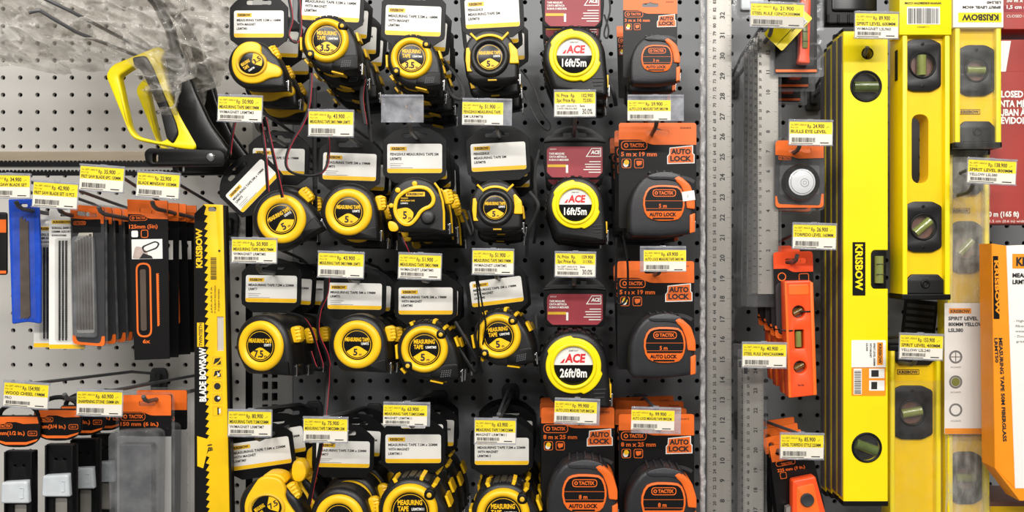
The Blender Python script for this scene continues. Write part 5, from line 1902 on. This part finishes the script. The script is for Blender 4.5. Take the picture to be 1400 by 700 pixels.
p = beam_level('yellow I-beam level with slot and barcode sleeve at its top', 1234, 1299, -60, 404, .21, [(1263, 88, 36, 17, 90), (1264, 310, 35, 17, 40)],
               slots=[(1250, 155, 1273, 250)], caps=[(375, 402, 1)], th=44)
L = p.L
s1 = p.plate('paper_sleeve', 'yellow_paint', p.R(1229, -60, 1300, 48), -34, 2, .6)
p.flat('sleeve_barcode_panel', 'white', [p.R(1239, 10, 1284, 34)], 2.3, s1)
b = MB(p.k)
b.barcode(1241 - p.cx, p.cy - 33, 1282 - p.cx, p.cy - 12, 2.6, 26)
b.text('WWW.KRISBOW.COM', 1286 - p.cx, p.cy - 3.5, 2.6, 3, width=50, rot=180, bold=.03)
b.text('10068711', 1261 - p.cx, p.cy - 38.5, 2.6, 2, 'C', width=16, bold=.0)
b.build('sleeve_print', 'ink', s1)
p.plate('flange_slot', 'black', p.R(1233.2, 64, 1234.4, 106), -24, -16)

p = beam_level('wrapped yellow level with white sleeve printed upside down', 1306, 1369, -60, 196, .2, [(1337, 95, 35, 15, 0)], caps=[(165, 194, 1)], logos=[(1315, 148, 1344, 155)], wrap=(38, 204))
s1 = p.plate('paper_sleeve', 'white', p.R(1302, -60, 1371, 38), -34, 2, .6)
p.flat('sleeve_logo', 'yellow_paint', [p.R(1309, 18, 1368, 31)], 2.3, s1)
b = MB(p.k)
b.text('KRISBOW', 1364 - p.cx, p.cy - 20.5, 2.6, 8, width=50, rot=180, bold=.04)
b.text('SPIRIT LEVEL 40CM', 1367 - p.cx, p.cy - 9, 2.6, 3.2, width=52, rot=180, bold=.03)
b.text('LSL240', 1367 - p.cx, p.cy - 2.5, 2.6, 3.2, width=19, rot=180, bold=.03)
b.build('sleeve_print', 'ink', s1)
p = beam_level('shrink wrapped yellow level with white printed label', 1296, 1353, 204, 770, .175, [(1323, 338, 36, 16, 45), (1323, 655, 36, 16, 0)], caps=[(212, 266, -1)], logos=[(1301, 284, 1330, 291)], wrap=(200, 770))
s1 = p.plate('paper_label', 'white', p.R(1288, 414, 1355, 592, 1), 6.4, 7.2)
p.flat('label_stripe', 'orange_card', [p.R(1288.4, 584, 1354.6, 591.6), p.R(1294, 421, 1324, 428)], 7.5, s1)
p.words('label_print', 'ink', [('KRISBOW', 1296, 427, 4, 26), ('SPIRIT LEVEL', 1293, 437, 4.6, 40), ('800MM YELLOW', 1293, 445, 4.6, 48), ('LSL380', 1293, 453, 4.6, 20)], 7.7, s1)
b = MB(p.k)
for y in (487, 521, 559):
    b.torus(1303 - p.cx, p.cy - y, 6.5, 9, 7.2, 7.8, 24)
b.box(1294 - p.cx, p.cy - 487.5, 1312 - p.cx, p.cy - 486.5, 7.2, 7.6)
b.box(1302.5 - p.cx, p.cy - 496, 1303.5 - p.cx, p.cy - 478, 7.2, 7.6)
for y in (502, 536, 575):
    b.text('ACCURATE', 1296 - p.cx, p.cy - y, 7.6, 2, width=14, bold=0)
b.build('label_icons', 'ink_grey', s1)
p.flat('label_vial', 'vial', [circ(1303 - p.cx, p.cy - 521, 6, 18)], 7.5, s1)
p.flat('label_film', 'film', [p.R(1287, 412, 1356, 596)], 9, s1)

p = beam_level('yellow level with black top plug at the bottom right', 1217, 1287, 478, 780, .17, [(1249, 565, 37, 17, 10)], caps=[(480, 500, -1)], logos=[(1230, 506, 1260, 513)])
b = MB(p.k)
b.flat(p.R(1216, 520, 1288, 780), 2)
b.build('film', 'film', p.t)

# dark card in the gap between the levels
p = Px('dark_card', 'dark printed card in the gap below the yellow I-beam level', 'card', 1256, 440, .08, 6)
c = p.plate('card', 'card_black', p.R(1234, 410, 1280, 470, 2), -1.5, 0)
p.flat('card_stripe', 'card_grey', [p.R(1238, 416 + 9 * i, 1276, 421 + 9 * i) for i in range(5)], .2, c)

# red boxes at the right edge
p = Px('red_box', 'red and white printed box beside the wrapped level', 'box', 1410, 180, .17)
L = p.L
bx = p.plate('box', 'red_box', p.R(1345, 98, 1475, 306, 1), -60, 0, 1)
p.flat('box_corner', 'white', [L([(1345.5, 56), (1382, 56), (1375, 98), (1345.5, 98)])], .3)
bx2 = p.plate('box_top', 'red_box', p.R(1345, 54, 1475, 98.5, 1), -60, 0, 1)
p.words('box_print', 'white', [('CLOSED REEL', 1361, 133, 8.5, 62, 0, 'L', .04), ('CINTA MÉTRICA', 1357, 146, 8.5, 74, 0, 'L', .04), ('RUBAN À MESURER', 1361, 158, 8.5, 84, 0, 'L', .04), ('DÉVIDOIR FERMÉ', 1361, 169, 8.5, 76, 0, 'L', .04),
]
        , .4, bx)
p.words('box_size_print', 'white', [('50 m (165 ft)', 1347, 296, 6.5, 46, 0, 'L', .04), ('1.5 cm (0.6 in) width', 1353, 304, 3.4, 50, 0, 'L', .0)], .4, bx)
p = Px('red_box', 'red box with small white print at the top right corner', 'box', 1410, 0, .17)
bx = p.plate('box', 'red_box', p.R(1372, -50, 1475, 40, 1), -60, 0, 1)
p.flat('box_band', 'maroon', [p.R(1372.4, 8, 1474, 16)], .3, bx)
p.words('box_print', 'white', [('50 m x 13 mm', 1376, 3, 4.6, 46), ('1,5 cm (0.6 in)', 1376, 12, 4.6, 46)], .5, bx)
p.words('box_small_print', 'white', [('CLOSED REEL TAPE', 1376, 24, 3.6, 50, 0, 'L', 0)], .5, bx)

# tall orange and white box
p = Px('tape_box', 'tall white and orange fibreglass tape box at the right edge', 'box', 1372, 505, .235)
L = p.L
bx = MB(p.k).plate(L([(1376, 336), (1480, 332), (1480, 668), (1388, 668)]), -34, 0, bev=.6, seg=1).build('box', 'white', p.t)
MB(p.k).plate(L([(1356, 333), (1376, 336), (1388, 668), (1360, 640)]), -34, -.2, bev=.6, seg=1).build('box_side', 'orange_card', p.t)
MB(p.k).plate(L([(1360, 640), (1388, 668), (1480, 668), (1480, 684), (1394, 685)]), -34, -.3, bev=.6, seg=1).build('box_bottom', 'orange_card', p.t)
p.flat('box_logo', 'orange_card', [p.R(1384, 347, 1452, 367)], .4, bx)
p.words('box_logo_print', 'ink', [('KRISBOW', 1389, 363, 11, 58, 0, 'L', .045)], .7, bx)
p.words('box_print', 'ink', [('MEASURING TAPE 50M', 1384, 379, 5.4, 80, 0, 'L', .04), ('LRMT50', 1384, 388, 5.4, 26, 0, 'L', .04)], .7, bx)
p.words('box_small_print', 'ink_grey', [('- High quality', 1386, 440, 3, 30, 0, 'L', 0), ('  fiberglass', 1388, 447, 3, 28, 0, 'L', 0), ('  waterproof', 1388, 454, 3, 28, 0, 'L', 0), ('- Double side', 1387, 461, 3, 30, 0, 'L', 0), ('  graduation', 1389, 468, 3, 28, 0, 'L', 0)], .7, bx)
p.flat('side_plate', 'card_black', [L([(1357.5, 350), (1364.5, 350), (1366.5, 436), (1358.5, 436)])], .2)
b = MB(p.k)
b.text('MEASURING TAPE 50M FIBERGLASS', 1365.5 - p.cx, p.cy - 462, .2, 4.6, width=142, rot=-87.6, bold=.04)
b.text('LRMT50', 1359.5 - p.cx, p.cy - 462, .2, 4, width=34, rot=-87.6, bold=.04)
b.build('side_print', 'ink', p.t)
b = MB(p.k)
b.text('KRISBOW', 1359.3 - p.cx, p.cy - 356, .5, 5, width=74, rot=-88.5, bold=.04)
b.build('side_name', 'orange_card', p.t)
p = Px('brown_box', 'brown box top below the fibreglass tape box', 'box', 1390, 700, .16)
p.plate('box', 'brown', p.R(1335, 686, 1470, 760, 1), -80, 0, 1)
p.flat('box_stripe', 'yellow_card', [p.R(1338, 692, 1466, 700)], .4)


# ------------------------------------------------------------------ wrist straps of the tapes
def tapes_named(sub):
    for o in C.objects:
        if o.get('category') == 'measuring tape' and sub in o['label']:
            return o


def strap(sub, pts, r=2.2, d=.2, red=False, flat_=.45):
    """pts = photo pixels (x, y, extra depth towards the viewer in mm)"""
    root = tapes_named(sub)
    P = []
    for i in range(len(pts) - 1):
        for j in range(5):
            q = j / 5
            a, b_, c, e = pts[max(i - 1, 0)], pts[i], pts[i + 1], pts[min(i + 2, len(pts) - 1)]
            P.append(tuple(.5 * (2 * b_[n] + (c[n] - a[n]) * q + (2 * a[n] - 5 * b_[n] + 4 * c[n] - e[n]) * q * q + (3 * b_[n] - a[n] - 3 * c[n] + e[n]) * q ** 3) for n in range(3)))
    P.append(tuple(pts[-1]))
    Rm = Matrix.Translation(root.location) @ root.rotation_euler.to_matrix().to_4x4()
    inv = Rm.inverted()

    def mk(name, m, off, rad, par, fx):
        b = MB(1)
        W = [inv @ at(x + off, y, d + h * .001) for x, y, h in P]
        b.tube([(w_.x, w_.z, -w_.y) for w_ in W], rad * K(d), 6, flatx=fx)
        return b.build(name, m, par)
    s_ = mk('wrist_strap', 'black', 0, r, root, flat_)
    if red:
        mk('strap_edge', 'red_edge', r * .85, .7, s_, 1)


strap('tilted on its side', [(393, -10, 4), (399, 25, 8), (394, 48, 10), (405, 58, 10), (411, 40, 8), (408, -8, 4)], 1.9, .2, True)
strap('highest in the top row', [(425, 100, 0), (424, 125, 4), (418, 160, 6), (396, 200, 10), (391, 225, 12), (402, 237, 13), (430, 240, 13), (446, 228, 12), (449, 195, 8), (444, 165, 4)], 2.0, .2, True)
strap('highest in the top row', [(497, 108, 0), (494, 135, 0), (499, 170, 2)], 3.2, .18, True)
strap('white card askew', [(327, 140, 8), (318, 180, 12), (314, 210, 10)], 2.0, .2, True)
strap('white card askew', [(356, 165, 14), (362, 205, 17), (366, 262, 16)], 2.2, .215, True)
strap('white card askew', [(362, 160, 14), (371, 200, 17), (386, 270, 12)], 2.2, .215, True)
strap('highest in the top row', [(430, 120, -20), (430, 190, -20), (431, 290, -20)], 3.5, .2)
strap('beside the kidney banded', [(497, 90, -30), (505, 170, -30), (512, 240, -30)], 3.0, .2)
strap('above the empty tag holder', [(604, 80, -10), (625, 105, 0), (634, 128, 4), (628, 136, 6), (618, 130, 6), (606, 108, -4)], 2.6, .2)
strap('side accents in the top row', [(712, 95, -20), (730, 120, -16), (740, 150, -14), (752, 170, -14), (748, 178, -14), (735, 165, -14), (716, 128, -20)], 1.5, .2)
strap('16ft/5m tape with red letters, top row', [(826, 20, -10), (832, 40, -6), (830, 52, -5), (826, 45, -6), (834, 15, -12), (832, -8, -15)], 1.5, .2)
strap('16ft/5m tape with red letters, top row', [(824, 95, -24), (838, 125, -20), (842, 145, -24)], 3.2, .2)
strap('kidney shaped', [(632, 290, -30), (640, 310, -22), (645, 322, -20), (647, 312, -20), (640, 288, -28)], 2.0, .2)
strap('kidney shaped', [(546, 318, -4), (554, 336, -2), (560, 350, -6)], 2.0, .2, True)
strap('side accents in the second row', [(724, 262, -16), (736, 280, -12), (730, 300, -12), (722, 318, -12), (720, 352, -14)], 2.6, .2)
strap('16ft/5m tape with red letters, second row', [(738, 205, -40), (731, 235, -36), (733, 270, -34), (735, 300, -36), (730, 333, -40)], 2.6, .2)
strap('third row far left', [(392, 428, 4), (412, 433, 8), (425, 450, 6), (434, 478, 2), (440, 500, 0), (432, 502, 0), (424, 480, 0)], 2.0, .2, True)
strap('plain yellow-ringed 5 m tape in the third row', [(449, 362, 8), (447, 400, 10), (437, 425, 10), (435, 455, 8), (446, 482, 4), (450, 500, 0)], 2.2, .2, True)
strap('plain yellow-ringed 5 m tape in the third row', [(448, 500, -6), (447, 530, -8), (440, 600, 12), (430, 650, 14), (422, 690, 12)], 3.0, .2, True)
strap('tilted white card with cord', [(652, 375, 18), (660, 420, 22), (664, 450, 20), (656, 490, 14), (660, 510, 10)], 1.3, .2, False, 1)
strap('tilted white card with cord', [(650, 375, 18), (655, 420, 22), (654, 470, 20), (654, 500, 12), (658, 512, 10)], 1.3, .2, False, 1)
strap('tilted white card with cord', [(722, 440, -8), (734, 465, -6), (735, 490, -6), (724, 470, -8), (716, 440, -14)], 2.6, .2)
strap('level card, third row', [(622, 440, -14), (640, 470, -8), (652, 495, -6), (650, 510, -6), (636, 490, -8), (618, 462, -14)], 2.6, .2)
strap('large yellow and black 26ft', [(732, 430, -30), (734, 455, -26), (738, 485, -26), (732, 500, -26), (728, 470, -28)], 2.2, .2)
strap('lock tape in the third row', [(843, 325, -6), (842, 380, 8), (841, 408, 12), (848, 416, 13), (857, 405, 12), (858, 360, 6), (852, 322, -6)], 1.7, .2, False, 1)
